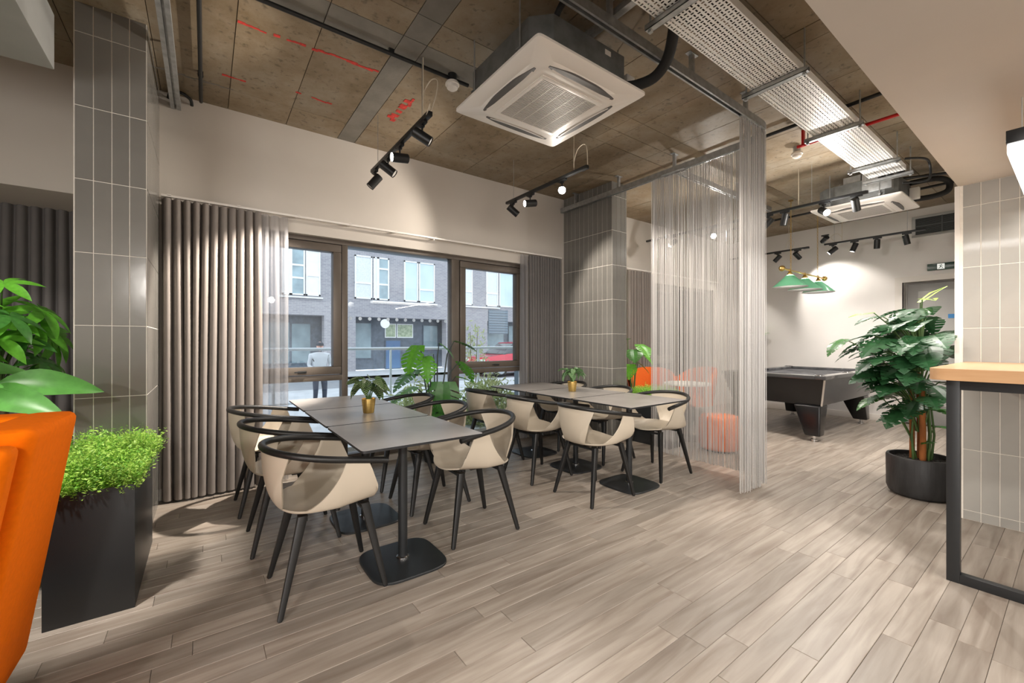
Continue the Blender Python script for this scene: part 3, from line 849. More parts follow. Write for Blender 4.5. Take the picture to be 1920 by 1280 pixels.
# ---- bar table right
t = thing('bar_table', (3.75, .0, 0), 'tall bar table with oak top and black steel frame against the pale tiled pillar', 'table')
out = [(4.355, -.45), (4.355, .50)]
out = []
x0, x1, y0, y1 = 3.115, 4.352, -.95, .50; r1 = .07; r2 = .02
for (cx, cy_, a0, r_) in ((x1-r2, y1-r2, 0, r2), (x0+r1, y1-r1, pi/2, r1), (x0+r2, y0+r2, pi, r2), (x1-r2, y0+r2, 1.5*pi, r2)):
    for k in range(7):
        a = a0+pi/2*k/6; out.append((cx+r_*cos(a)-3.75, cy_+r_*sin(a)))
part('countertop', MB().prism(out, 1.058, 1.118), M['oak'], t, smooth=40)
def bframe(x):
    b = MB(); X = x-3.75; w_ = .045
    b.box((X, .385, 0), (X+w_, .435, 1.056)); b.box((X, -.90, 0), (X+w_, -.85, 1.056))
    b.box((X, -.85, 1.008), (X+w_, .385, 1.056)); b.box((X, -.85, 0), (X+w_, .385, .048))
    return b
part('frame', bframe(3.165), M['base'], t, bevel=.002)

# ---- pool table
PX0, PX1, PY0, PY1 = 6.08, 8.28, 1.86, 3.13
pt = thing('pool_table', ((PX0+PX1)/2, (PY0+PY1)/2, 0), 'black pool table under the green lamps', 'pool table')
cx, cy2 = pt.location.x, pt.location.y
hx, hy = (PX1-PX0)/2, (PY1-PY0)/2
b = MB(); i_ = .05
vs = [(-hx+i_+.09, -hy+i_+.04, .45), (hx-i_-.09, -hy+i_+.04, .45), (hx-i_-.09, hy-i_-.04, .45), (-hx+i_+.09, hy-i_-.04, .45),
      (-hx+.02, -hy+.02, .79), (hx-.02, -hy+.02, .79), (hx-.02, hy-.02, .79), (-hx+.02, hy-.02, .79)]
b.add(vs, [(3, 2, 1, 0), (4, 5, 6, 7)], 0); b.f += [(3, 0, 4, 7), (1, 2, 6, 5)]; b.mi += [0, 0]; b.f += [(0, 1, 5, 4), (2, 3, 7, 6)]; b.mi += [1, 1]
part('cabinet', b, [M['poolblack'], M['poolsheen']], pt)
for (sx, sy) in ((-1, -1), (1, -1), (1, 1), (-1, 1)):
    pa = Vector((sx*(hx-i_-.088), sy*(hy-i_-.038), .45)); pb = Vector((sx*(hx-.018), sy*(hy-.018), .79))
    part('corner_strip', MB().tube([pa, pb], .012, 6), M['chrome'], pt)
rb = MB(); rw = .115
for (a, c) in (((-hx, -hy, .79), (hx, -hy+rw, .835)), ((-hx, hy-rw, .79), (hx, hy, .835)), ((-hx, -hy+rw, .79), (-hx+rw, hy-rw, .835)), ((hx-rw, -hy+rw, .79), (hx, hy-rw, .835))):
    rb.box(a, c)
part('rail', rb, mat('glossy_rail', (.05, .05, .052), .08, coat=.8), pt, bevel=.004)
cb = MB()
for (a, c) in (((-hx+.16, -hy+rw, .80), (-.07, -hy+rw+.04, .828)), ((.07, -hy+rw, .80), (hx-.16, -hy+rw+.04, .828)), ((-hx+.16, hy-rw-.04, .80), (-.07, hy-rw, .828)), ((.07, hy-rw-.04, .80), (hx-.16, hy-rw, .828)),
               ((-hx+rw, -hy+.16, .80), (-hx+rw+.04, hy-.16, .828)), ((hx-rw-.04, -hy+.16, .80), (hx-rw, hy-.16, .828))): cb.box(a, c)
part('cushion', cb, M['cloth'], pt, bevel=.004)
part('playing_cloth', MB().box((-hx+rw-.01, -hy+rw-.01, .785), (hx-rw+.01, hy-rw+.01, .797)), M['cloth'], pt)
for (sx, sy) in ((-1, -1), (0, -1), (1, -1), (-1, 1), (0, 1), (1, 1)):
    part('pocket_plate', MB().lathe([(.045, .0), (.062, .0), (.062, .012), (.045, .012), (.045, 0)], 18, (sx*(hx-.09), sy*(hy-.085), .83)), M['chrome'], pt, smooth=40)
for sx in (-1, 1):
    for sy in (-1, 1):
        lx, ly = sx*(hx-.11), sy*(hy-.17)
        b = MB(); top = []; bot = []
        # thick wedge leg: wide under the cabinet, narrow at the foot, the outer side nearly upright
        ax0, ax1 = lx, lx-sx*.22
        vs = [(lx+sx*.03-sx*.0, ly-.085, .07), (lx-sx*.115, ly-.085, .07), (lx-sx*.115, ly+.085, .07), (lx+sx*.03, ly+.085, .07),
              (lx+sx*.0, ly-(.08 if sy < 0 else .22), .45), (lx-sx*.26, ly-(.08 if sy < 0 else .22), .45), (lx-sx*.26, ly+(.22 if sy < 0 else .08), .45), (lx+sx*.0, ly+(.22 if sy < 0 else .08), .45)]
        b.add(vs, [(3, 2, 1, 0), (4, 5, 6, 7), (0, 1, 5, 4), (1, 2, 6, 5), (2, 3, 7, 6), (3, 0, 4, 7)])
        lg = part('leg', b, M['poolblack'], pt, bevel=.02, seg=3)
        part('foot', MB().lathe([(.0001, 0), (.04, 0), (.04, .025), (.022, .03), (.022, .072)], 16, (lx-sx*.045, ly, 0)), M['chrome'], lg, smooth=40)
# ============================================================ PLANTS
def monstera_leaf(name, m, cuts=6, wid=.46, depth=.55, droop=.25, fold=.12, pinch=1.0):
    """unit length leaf along +x, base (petiole end) at the origin"""
    b = MB()
    def half(t): return wid*(sin(pi*min(1, (t*.93+.07))**.62))**.8*pinch if t < 1 else 0
    def zz(t, q): return -droop*t*t+fold*abs(q)*1.2-.10*abs(q)**2.2*3
    ts = []
    for i in range(cuts):
        a = i/cuts; c = (i+1)/cuts; gap = .20 if cuts > 1 and 0 < i else .0
        ts.append((a+(c-a)*gap, c))
    for sgn in (-1, 1):
        for i, (a, c) in enumerate(ts):
            # inner strip, continuous
            a0 = i/cuts
            for (u0, u1) in ((a0, a), (a, c)):
                if u1-u0 < 1e-5: continue
                vs = []
                for u in (u0, u1):
                    for q in (0, 1-depth):
                        y = half(u)*q*sgn; x = u*1.0+.16*q*half(u)/wid*(1-u)-(.10*q if u < .05 else 0)
                        vs.append((x, y, zz(u, y)))
                f = (0, 1, 3, 2) if sgn > 0 else (0, 2, 3, 1)
                b.add(vs, [f])
            # finger
            vs = []
            for u in (a, (a+c)/2, c):
                for q in (1-depth, .78, 1.0):
                    hw = half(u)*(1.0 if u != c or i == cuts-1 else .93); y = hw*q*sgn
                    x = u+.16*q*hw/wid*(1-u)-(.10*q if u < .05 else 0)+(.05*(q-(1-depth)) if i else 0)
                    vs.append((x, y, zz(u, y)-.05*(q-.4)*max(0, q-.4)))
            fs = [(0, 1, 4, 3), (1, 2, 5, 4), (3, 4, 7, 6), (4, 5, 8, 7)]
            if sgn < 0: fs = [tuple(reversed(f)) for f in fs]
            b.add(vs, fs)
    return b.mesh(name, m, 180)
def simple_leaf(name, m, wid=.22, droop=.25, fold=.25, n=7, e=.8, wave=0, tip=1.0):
    b = MB(); P = []
    for i in range(n+1):
        t = i/n; w_ = wid*(sin(pi*t**e))**.85 if 0 < t < 1 else .004
        row = []
        for q in (-1, -.5, 0, .5, 1):
            row.append((t, w_*q, -droop*t*t+fold*w_*abs(q)+wave*sin(t*14+q*2)*abs(q)))
        P.append(row)
    return b.grid(P).mesh(name, m, 180)
def frame_mat(p, d, tilt=0.0, s=1.0, roll=0.0):
    """matrix that puts +x along d with the leaf face up"""
    x = Vector(d).normalized(); z = Vector((0, 0, 1))
    if abs(x.dot(z)) > .98: z = Vector((1, 0, 0))
    y = z.cross(x).normalized(); z = x.cross(y)
    R = Matrix((x, y, z)).transposed().to_4x4()
    return Matrix.Translation(p) @ R @ Matrix.Rotation(roll, 4, 'X') @ Matrix.Scale(s, 4)
def put(name, me, parent, mtx):
    o = bpy.data.objects.new(name, me); COL.objects.link(o); o.parent = parent
    o.matrix_local = mtx
    return o
def pot_mesh(r0, r1, h, wall=.015):
    return MB().lathe([(.0001, 0), (r0*.93, 0), (r0, .02), (r1, h-.008), (r1-.004, h), (r1-wall, h), (r1-wall, h-.05), (.0001, h-.05)], 48)

# ---- big monstera in the round black pot
t = thing('potted_monstera', (4.74, .80, 0), 'tall bushy monstera in a low round black pot by the pale tiled pillar', 'plant')
R0 = .212
part('pot', MB().lathe([(.0001, 0), (.17, 0), (.198, .02), (R0, .06), (R0+.002, .31), (R0-.004, .322), (R0-.02, .322), (R0-.022, .27), (.0001, .27)], 56), M['pot'], t, smooth=35)
gb = MB(); r = random.Random(4)
gb.lathe([(.0001, .292), (.12, .294), (R0-.021, .286)], 32)
for _ in range(500):
    a = r.uniform(0, 2*pi); q = (R0-.03)*math.sqrt(r.random()); s = r.uniform(.003, .006); x, y = q*cos(a), q*sin(a); z = .293+r.uniform(-.001, .003)
    gb.add([(x-s, y-s, z), (x+s, y-s, z), (x+s, y+s, z), (x-s, y+s, z), (x, y, z+s*1.2)], [(0, 1, 4), (1, 2, 4), (2, 3, 4), (3, 0, 4)])
part('gravel', gb, M['soil'], t)['kind'] = 'stuff'
for (x, y, h_, rr) in ((-.035, -.02, .95, .022), (.045, .01, 1.0, .020), (.0, .05, .85, .018)):
    part('trunk', MB().tube([(x, y, .28), (x+.004, y, .5), (x-.004, y+.003, .75), (x, y, h_)], [rr, rr*.95, rr, rr*.8], 12), M['bark'], t, smooth=60)
LV = [monstera_leaf('leaf', M['leafdark'], 6, .46, .55, .30), monstera_leaf('leaf', M['leafdark'], 7, .42, .62, .22, .16), monstera_leaf('leaf', M['leafdark'], 5, .50, .45, .38, .08)]
LM = [monstera_leaf('leaf', M['leafmid'], 6, .44, .5, .30), monstera_leaf('leaf', M['leaflime'], 1, .30, .6, .12, .2)]
sb = MB(); r = random.Random(21)
def leaf_at(t, p, az, el, s, me, base, roll=0, stemr=.005, stems=None, sb=None):
    d = Vector((cos(az)*cos(el), sin(az)*cos(el), sin(el)))
    put('leaf', me, t, frame_mat(p, d, s=s, roll=roll))
    if sb is not None:
        mid = (Vector(base)+Vector(p))/2+Vector((0, 0, .05)); 
        sb.tube([base, mid, p], [stemr*1.3, stemr, stemr*.8], 6)
n = 0
for layer, (z, rad, cnt, s) in enumerate(((.74, .20, 6, .22), (.86, .26, 9, .25), (.95, .30, 11, .25), (1.05, .32, 12, .26), (1.14, .35, 12, .26), (1.24, .36, 12, .27), (1.34, .34, 11, .26), (1.43, .27, 9, .25), (1.50, .12, 6, .24))):
    cnt = int(cnt*1.35)
    for k in range(cnt):
        az = 2*pi*(k+.5*(layer % 2))/cnt+r.uniform(-.25, .25); q = rad*r.uniform(.35, 1.0)
        p = Vector((q*cos(az), q*sin(az), z+r.uniform(-.05, .05)))
        # keep clear of the pillar wall
        tip = p+Vector((cos(az), sin(az), 0))*s
        if 4.74+tip.x > 4.30 and .80+tip.y < .555: 
            if r.random() < .75: az = az+pi*.8 if False else r.uniform(-.2, pi+.2); p = Vector((q*cos(az), abs(q*sin(az)), p.z)); 
            tip = p+Vector((cos(az), sin(az), 0))*s
            if .80+tip.y < .555: continue
        base = Vector((p.x*.15, p.y*.15, z-.22))
        leaf_at(t, p, az, r.uniform(-.40, .10), s*r.uniform(.72, 1.02), r.choice(LV), base, r.uniform(-.3, .3), sb=sb)
for (px, py, pz, az, el, s, me) in ((-.20, .25, 1.50, 2.4, -.05, .20, LM[1]), (-.05, -.02, 1.60, -2.6, .0, .20, LM[1]), (.0, .0, 1.58, -.9, .75, .22, LM[1]), (-.30, .42, 1.28, 2.5, -.5, .20, LM[0]),
                                    (-.02, -.09, .58, -1.7, .1, .15, LM[0]), (.0, -.08, .45, 2.5, .1, .10, LM[0]), (-.22, .20, .80, 2.3, -.3, .2, LM[0]), (-.06, -.06, .72, -2.4, .2, .17, LM[0]), (-.1, .1, .64, 2.2, -.1, .17, LV[1])):
    leaf_at(t, Vector((px, py, pz)), az, el, s, me, Vector((px*.2, py*.2, max(.3, pz-.35))), 0, sb=sb)
for (x, y) in ((-.06, .03), (.02, -.06), (.07, -.03), (-.02, -.05)):
    sb.tube([(x, y, .28), (x*1.2, y*1.3, .5), (x*.5, y, .75)], [.009, .008, .006], 8)
part('stem', sb, M['stem'], t, smooth=60)

# ---- monstera in front of the window
t = thing('potted_monstera', (1.97, 4.07, 0), 'young monstera with long stems standing before the middle window pane', 'plant')
t.scale = (1.18, 1.1, 1.13)
part('pot', pot_mesh(.105, .125, .24), M['base'], t, smooth=35)
part('soil', MB().lathe([(.0001, .20), (.11, .20)], 24), M['soil'], t)
LW = [monstera_leaf('leaf', M['leafbright'], 7, .42, .6, .25, .1), monstera_leaf('leaf', M['leafmid'], 7, .46, .6, .2, .1)]
sb = MB()
ml = [ # tip position relative, azimuth, elevation, size, mesh
 (-.16, .02, 1.08, 3.6, -.9, .30, 0), (.06, .05, 1.10, -.3, -.6, .20, 0), (.20, .02, 1.12, -.2, -.25, .24, 1), (-.02, .0, 1.00, 2.8, -.2, .22, 1),
 (-.20, -.05, .86, 3.3, -.5, .28, 1), (-.10, .0, .98, -1.6, -1.1, .24, 0), (-.18, .02, .70, 3.2, -.35, .28, 0), (.24, .0, .92, .1, -.7, .26, 0), (.18, -.05, .78, -.4, -.2, .22, 0),
 (.05, -.06, .74, -2.2, -1.35, .38, 1), (-.08, -.05, .56, -2.6, -.9, .22, 1), (.12, -.05, .50, -.5, -1.0, .24, 1), (.22, -.02, .60, -.2, -.5, .2, 1), (-.05, -.1, .45, -2.0, -.9, .2, 1)]
for (x, y, z, az, el, s, k) in ml:
    d = Vector((cos(az)*cos(el), sin(az)*cos(el), sin(el)))
    put('leaf', LW[k], t, frame_mat(Vector((x, y, z)), d, s=s))
    bx, by = x*.15, y*.2
    sb.tube([(bx, by, .20), (bx*1.2+x*.15, by, .20+(z-.2)*.45), (x*.62, y*.8, .20+(z-.2)*.86), (x, y, z)], [.008, .007, .006, .004], 7)
part('stem', sb, M['stemdark'], t, smooth=60)

# ---- gold pots with small leafy plants on the tables
def small_pot_plant(loc, label, seed, m, wid):
    t = thing('potted_plant', loc, label, 'plant', 'gold potted plants on the dining tables')
    part('pot', MB().lathe([(.0001, 0), (.036, 0), (.038, .004), (.048, .098), (.048, .102), (.045, .102), (.044, .09), (.0001, .088)], 36), M['brass'], t, smooth=35)
    part('soil', MB().lathe([(.0001, .0895), (.043, .0895)], 20), M['soil'], t)
    r = random.Random(seed); sb = MB()
    lf = simple_leaf('leaf', m, wid, .35, .5, 8, .75, .012); 
    for k in range(20):
        az = 2*pi*k/20*3.3+r.uniform(-.3, .3); q = r.uniform(.015, .07); z = .20+r.uniform(-.02, .055)-q*.4
        p = Vector((q*cos(az), q*sin(az), z))
        el = r.uniform(-.75, .25)
        put('leaf', lf, t, frame_mat(p, (cos(az)*cos(el), sin(az)*cos(el), sin(el)), s=r.uniform(.085, .135), roll=r.uniform(-.5, .5)))
        sb.tube([(q*.2*cos(az), q*.2*sin(az), .088), (q*.5*cos(az), q*.5*sin(az), .15), p], [.0022, .002, .0016], 5)
    part('stem', sb, M['stem'], t)
def veined(name, c1, c2):
    m = thin_mat(name, c1, .4, .25)
    nt = m.node_tree; N = nt.nodes; L = nt.links; b = N['Principled BSDF']
    tc = N.new('ShaderNodeTexCoord'); sp = N.new('ShaderNodeSeparateXYZ'); L.new(tc.outputs['Object'], sp.inputs[0])
    ab = N.new('ShaderNodeMath'); ab.operation = 'ABSOLUTE'; L.new(sp.outputs['Y'], ab.inputs[0])
    su = N.new('ShaderNodeMath'); su.operation = 'MULTIPLY_ADD'; su.inputs[1].default_value = -1.2; L.new(ab.outputs[0], su.inputs[0]); L.new(sp.outputs['X'], su.inputs[2])
    mu = N.new('ShaderNodeMath'); mu.operation = 'MULTIPLY'; mu.inputs[1].default_value = 44; L.new(su.outputs[0], mu.inputs[0])
    sn = N.new('ShaderNodeMath'); sn.operation = 'SINE'; L.new(mu.outputs[0], sn.inputs[0])
    mr = N.new('ShaderNodeMapRange'); mr.inputs['From Min'].default_value = .35; mr.inputs['From Max'].default_value = .85; L.new(sn.outputs[0], mr.inputs['Value'])
    mx = N.new('ShaderNodeMix'); mx.data_type = 'RGBA'; mx.inputs['A'].default_value = (*c1, 1); mx.inputs['B'].default_value = (*c2, 1)
    L.new(mr.outputs[0], mx.inputs['Factor']); L.new(mx.outputs['Result'], b.inputs['Base Color'])
    return m
small_pot_plant((.943, 3.03, .751), 'small dark-leaved plant in a gold pot on the near table row', 3, veined('veined_dark_leaf', (.03, .085, .02), (.45, .55, .30)), .33)
small_pot_plant((3.03, 3.10, .751), 'small pale green plant in a gold pot on the far table row', 8, veined('veined_pale_leaf', (.06, .20, .05), (.50, .60, .38)), .30)

# ---- trough planters with lime foliage
def trough(label, x0, y0, x1, y1, h, seed, count, hmax):
    t = thing('trough_planter', ((x0+x1)/2, (y0+y1)/2, 0), label, 'planter')
    cx, cy_ = t.location.x, t.location.y; hx, hy = (x1-x0)/2, (y1-y0)/2
    b = MB(); w_ = .012
    b.box((-hx, -hy, 0), (hx, -hy+w_, h)); b.box((-hx, hy-w_, 0), (hx, hy, h)); b.box((-hx, -hy+w_, 0), (-hx+w_, hy-w_, h)); b.box((hx-w_, -hy+w_, 0), (hx, hy-w_, h))
    part('box', b, M['base'], t, bevel=.002)
    part('soil', MB().box((-hx+w_, -hy+w_, h-.09), (hx-w_, hy-w_, h-.06)), M['soil'], t)
    r = np.random.default_rng(seed); V = []; F = []; MI = []
    rr = random.Random(seed)
    for s in range(count):
        x = rr.uniform(-hx+.02, hx-.02); y = rr.uniform(-hy+.02, hy-.02)
        lean = Vector((rr.gauss(0, .22)+x/hx*.35, rr.gauss(0, .22)+y/hy*.25, 1)).normalized()
        L_ = rr.uniform(.55, 1)*hmax*(.80+.20*sin(x*31+y*13)*cos(y*23))*(1-.35*max(abs(x/hx)**3, abs(y/hy)**4)); base = Vector((x, y, h-.07)); mi = 0 if rr.random() < .72 else 1
        nl = 15
        for k in range(nl):
            f = .30+.70*k/nl; p = base+lean*L_*f+Vector((rr.gauss(0, .006), rr.gauss(0, .006), -.03*f*f*(lean.x**2+lean.y**2)))
            az = rr.uniform(0, 2*pi); el = rr.uniform(-.3, 1.0); d = Vector((cos(az)*cos(el), sin(az)*cos(el), sin(el)))
            sd = d.cross(Vector((rr.uniform(-1, 1), rr.uniform(-1, 1), 1))).normalized(); ln = rr.uniform(.010, .024); wd = ln*.20
            o = len(V); V += [p[:], (p+d*ln*.5+sd*wd)[:], (p+d*ln)[:], (p+d*ln*.5-sd*wd)[:]]; F.append((o, o+1, o+2, o+3)); MI.append(mi)
        o = len(V); a = lean.cross(Vector((1, 0, 0))).normalized()*.0012; q = base+lean*L_
        V += [(base+a)[:], (base-a)[:], (q-a)[:], (q+a)[:]]; F.append((o, o+1, o+2, o+3)); MI.append(1)
    me = bpy.data.meshes.new('foliage'); me.from_pydata(V, [], F); me.materials.append(M['foliage']); me.materials.append(M['foliage2']); me.polygons.foreach_set('material_index', MI)
    o = link('foliage', me, t); o['kind'] = 'stuff'
    return t
trough('black trough planter full of lime-green foliage before the left tiled column', -.572, 2.66, -.27, 3.47, .585, 5, 3400, .31)
trough('black trough planter with lime-green foliage beside the second tiled column', 4.37, 2.86, 4.66, 3.42, .585, 6, 1500, .26)

# ---- money tree and banana plant behind the armchair
t = thing('money_tree', (-.98, 3.78, 0), 'money tree with fans of glossy green leaflets at the left edge', 'plant')
part('pot', pot_mesh(.15, .18, .36), M['base'], t, smooth=35)
part('soil', MB().lathe([(.0001, .31), (.165, .31)], 24), M['soil'], t)
for (x, y) in ((-.02, 0), (.02, .015), (.0, -.02)):
    part('trunk', MB().tube([(x, y, .30), (-x, y*.5, .6), (x, -y, .85), (x*1.5, y, 1.05)], [.02, .017, .014, .011], 10), M['barkgrey'], t, smooth=60)
def palmate(name, m, n=7):
    b = MB()
    for k in range(n):
        a = -pi*.80+2*pi*.80*k/(n-1); s = 1.0-.30*abs(a)/pi
        lf = []; NN = 6
        for i in range(NN+1):
            tt = i/NN; w_ = .17*(sin(pi*tt**.9))**.8 if 0 < tt < 1 else .004
            row = []
            for q in (-1, 0, 1):
                xx, yy, zz = tt*s, w_*q*s, (-.32*tt*tt+.25*w_*abs(q))*s
                row.append((xx*cos(a)-yy*sin(a), xx*sin(a)+yy*cos(a), zz))
            lf.append(row)
        b.grid(lf)
    return b.mesh(name, m, 180)
PM = [palmate('leaf', M['leafbright'], 7), palmate('leaf', M['leafmid'], 6), palmate('leaf', M['leafbright'], 6)]
r = random.Random(12); sb = MB()
for k in range(34):
    az = r.uniform(0, 2*pi); q = r.uniform(.10, .36); z = r.uniform(1.16, 1.66)-q*.22
    p = Vector((q*cos(az), q*sin(az), z))
    if q*cos(az) > .22: p.x = .18
    if p.y > .28: p.y = .2
    el = r.uniform(-.9, -.1)
    d = Vector((cos(az)*cos(el), sin(az)*cos(el), sin(el)))
    toward = Vector((.25, -.9, 0)).normalized()
    d = (d*.6+toward*.5*cos(el)+Vector((0, 0, -.35))).normalized()
    put('leaf', PM[k % 3], t, frame_mat(p, d, s=r.uniform(.16, .215), roll=r.uniform(-.4, .4)))
    sb.tube([(0, 0, .98+r.uniform(-.1, .1)), (p.x*.5, p.y*.5, p.z-.05), p], [.006, .004, .003], 6)
part('branch', sb, M['stem'], t, smooth=60)

t = thing('banana_plant', (-.93, 3.02, 0), 'low plant with broad paddle leaves between the orange armchair and the tiled column', 'plant')
part('pot', pot_mesh(.12, .15, .36), M['base'], t, smooth=35)
part('soil', MB().lathe([(.0001, .31), (.135, .31)], 24), M['soil'], t)
BL = simple_leaf('leaf', M['leafbanana'], .21, .42, .35, 10, .85, .008)
sb = MB()
for (x, y, z, az, el, s, roll) in ((.14, -.02, 1.06, -.15, .05, .34, .95), (-.06, -.06, 1.10, -1.1, .15, .40, 1.0), (-.10, -.05, 1.06, -2.2, .25, .42, .4), (.03, .08, 1.10, .9, .2, .34, .5), (-.08, .05, 1.06, 2.4, .4, .4, 0), (.08, .0, 1.02, -.75, -.05, .34, .8)):
    put('leaf', BL, t, frame_mat(Vector((x, y, z)), (cos(az)*cos(el), sin(az)*cos(el), sin(el)), s=s, roll=roll))
    sb.tube([(x*.1, y*.1, .31), (x*.4, y*.4, .7), (x, y, z)], [.014, .011, .007], 8)
part('stem', sb, M['stem'], t, smooth=60)

# ---- leafy plant beside the second column, and a wall planter in the pool room
t = thing('potted_monstera', (4.80, 3.73, 0), 'monstera leaves above the lime planter, right of the second tiled column', 'plant')
part('pot', pot_mesh(.13, .15, .30), M['base'], t, smooth=35)
sb = MB()
for (x, y, z, az, el, s, k) in ((.05, -.08, 1.22, -1.9, -.4, .28, 0), (.12, -.05, 1.12, -1.2, -.6, .26, 0), (-.10, -.1, 1.15, -2.4, -.5, .26, 1), (.0, .08, 1.30, 1.2, 0, .22, 1), (.1, .0, .98, -.8, -.6, .24, 1), (-.1, -.05, .95, -2.6, -.7, .24, 0)):
    d = Vector((cos(az)*cos(el), sin(az)*cos(el), sin(el)))
    put('leaf', LW[k], t, frame_mat(Vector((x, y, z)), d, s=s)); sb.tube([(x*.1, y*.1, .25), (x*.4, y*.4, z*.7), (x, y, z)], [.008, .006, .004], 6)
part('stem', sb, M['stem'], t)
t = thing('wall_planter', (8.56, 3.66, 1.18), 'grey wall pot with green leaves on the pool-room wall, beside the bead curtain', 'planter')
part('pot', MB().lathe([(.0001, 0), (.05, .02), (.085, .10), (.085, .22), (.075, .22), (.07, .18), (.0001, .18)], 24), mat('grey_pot', (.3, .29, .28), .7), t, smooth=40)
lf = simple_leaf('leaf', M['leafbright'], .25, .5, .3)
for k in range(9):
    az = pi/2+pi*(k/8)+random.uniform(-.2, .2)
    put('leaf', lf, t, frame_mat(Vector((.02*cos(az), .02*sin(az), .20)), (cos(az)*.7, sin(az)*.7, random.uniform(.3, 1)), s=random.uniform(.12, .18)))
# ============================================================ CEILING SERVICES
# ---- bead curtain rail and curtain
ZR = 3.08
def arc(c, r_, a0, a1, n): return [(c[0]+r_*cos(a0+(a1-a0)*k/n), c[1]+r_*sin(a0+(a1-a0)*k/n)) for k in range(n+1)]
CR = .26; RX = 4.02; RY = 1.61
path = [(-1.4, RY)]+[(x, RY) for x in (1.0, 2.5)]+arc((RX-CR, RY+CR), CR, -pi/2, 0, 10)+[(RX, 3.0), (RX, 4.32)]
def channel(b, pts, z, w_=.022, h_=.03):
    """open-bottomed C channel swept along a flat path"""
    n = len(pts); prof = [(-w_, -h_), (-w_, h_), (w_, h_), (w_, -h_), (w_-.012, -h_), (w_-.012, -h_+.006), (w_-.004, -h_+.006), (w_-.004, h_-.004), (-w_+.004, h_-.004), (-w_+.004, -h_+.006), (-w_+.012, -h_+.006), (-w_+.012, -h_)]
    m = len(prof); vs = []
    for i, p in enumerate(pts):
        a = Vector(pts[max(i-1, 0)]); c = Vector(pts[min(i+1, n-1)]); d = (c-a).normalized(); nr = Vector((-d.y, d.x))
        for (q, zz) in prof: vs.append((p[0]+nr.x*q, p[1]+nr.y*q, z+zz))
    fs = [(i*m+k, (i+1)*m+k, (i+1)*m+(k+1) % m, i*m+(k+1) % m) for i in range(n-1) for k in range(m)]
    fs += [tuple(range(m)), tuple((n-1)*m+k for k in range(m-1, -1, -1))]
    return b.add(vs, fs)
t = thing('curtain_track', (0, 0, 0), 'long grey steel curtain track under the ceiling, curving above the bead curtain', 'curtain track')
part('rail', channel(MB(), path, ZR), M['galv'], t, smooth=30)
part('cross_rail', channel(MB(), [(RX+.03, 2.575), (6.3, 2.575)], ZR), M['galv'], t)
part('cover_plate', MB().box((RX-.06, 2.44, ZR-.036), (RX+.035, 2.70, ZR-.030)), M['galv'], t)
for (x, y) in ((-.5, RY), (.72, RY), (1.87, RY), (2.72, RY), (3.50, RY), (RX, 2.575), (RX, 3.32), (RX, 4.05), (5.4, 2.575)):
    h = MB().box((x-.014, y-.014, ZR+.03), (x+.014, y+.014, H-.004)).box((x-.05, y-.02, H-.006), (x+.05, y+.02, H-.001))
    part('hanger', h, M['galv'], t)

def bead_curtain(label, strands, z0, z1):
    pitch = .0135; nb = int((z1-z0)/pitch)
    zs = []; rs = []
    for k in range(nb):
        z = z0+k*pitch; zs += [z, z+pitch*.5]; rs += [.0011, .0036]
    zs = np.array(zs); rs = np.array(rs); m = len(zs)
    ns = len(strands); S = np.array(strands)
    ang = np.arange(3)*2*pi/3
    sway = rng.normal(0, .003, (ns, 2)); ph0 = rng.uniform(0, 6.28, ns); zj = rng.uniform(-.006, .006, ns)
    V = np.zeros((ns, m, 3, 3))
    f = (z1-zs)/(z1-z0)
    cxx = S[:, 0, None]+sway[:, 0, None]*f[None, :]; cyy = S[:, 1, None]+sway[:, 1, None]*f[None, :]
    V[..., 0] = cxx[:, :, None]+rs[None, :, None]*np.cos(ang[None, None, :]+ph0[:, None, None])
    V[..., 1] = cyy[:, :, None]+rs[None, :, None]*np.sin(ang[None, None, :]+ph0[:, None, None])
    V[..., 2] = (zs[None, :, None]+zj[:, None, None])
    idx = np.arange(ns*m*3).reshape(ns, m, 3)
    a = idx[:, :-1, :]; b_ = np.roll(a, -1, axis=2); d_ = idx[:, 1:, :]; c_ = np.roll(d_, -1, axis=2)
    Fq = np.stack([a, b_, c_, d_], axis=-1).reshape(-1, 4)
    me = bpy.data.meshes.new('bead_curtain')
    me.vertices.add(V.size//3); me.vertices.foreach_set('co', V.reshape(-1).astype(np.float32))
    me.loops.add(Fq.size); me.loops.foreach_set('vertex_index', Fq.reshape(-1).astype(np.int32))
    me.polygons.add(len(Fq)); me.polygons.foreach_set('loop_start', np.arange(0, Fq.size, 4, dtype=np.int32)); 
    me.materials.append(M['bead']); me.update(calc_edges=True)
    o = link('bead_curtain', me); tag(o, label, 'bead curtain', kind='stuff')
    return o
st = []
def along(pts, spacing, jitter, amp=0, wl=.12, ph=0):
    P = [Vector(p) for p in pts]; L_ = [0]
    for i in range(1, len(P)): L_.append(L_[-1]+(P[i]-P[i-1]).length)
    n = int(L_[-1]/spacing); out = []
    for k in range(n+1):
        s = L_[-1]*k/n
        i = max(j for j in range(len(L_)) if L_[j] <= s+1e-9); i = min(i, len(P)-2)
        q = (s-L_[i])/(L_[i+1]-L_[i]); p = P[i].lerp(P[i+1], q); d = (P[i+1]-P[i]).normalized(); nr = Vector((-d.y, d.x))
        o_ = amp*sin(2*pi*s/wl+ph)+random.gauss(0, jitter)
        out.append((p.x+nr.x*o_+d.x*random.gauss(0, jitter), p.y+nr.y*o_+d.y*random.gauss(0, jitter)))
    return out
# gathered bunch: front run and corner, doubled
cor = [(x, RY) for x in (3.42, 3.6)]+arc((RX-CR, RY+CR), CR, -pi/2, 0, 8)
st += along(cor, .0068, .003, .014, .11)
st += along([(3.46, RY+.01)]+cor[1:], .0085, .004, .018, .15, 1.7)
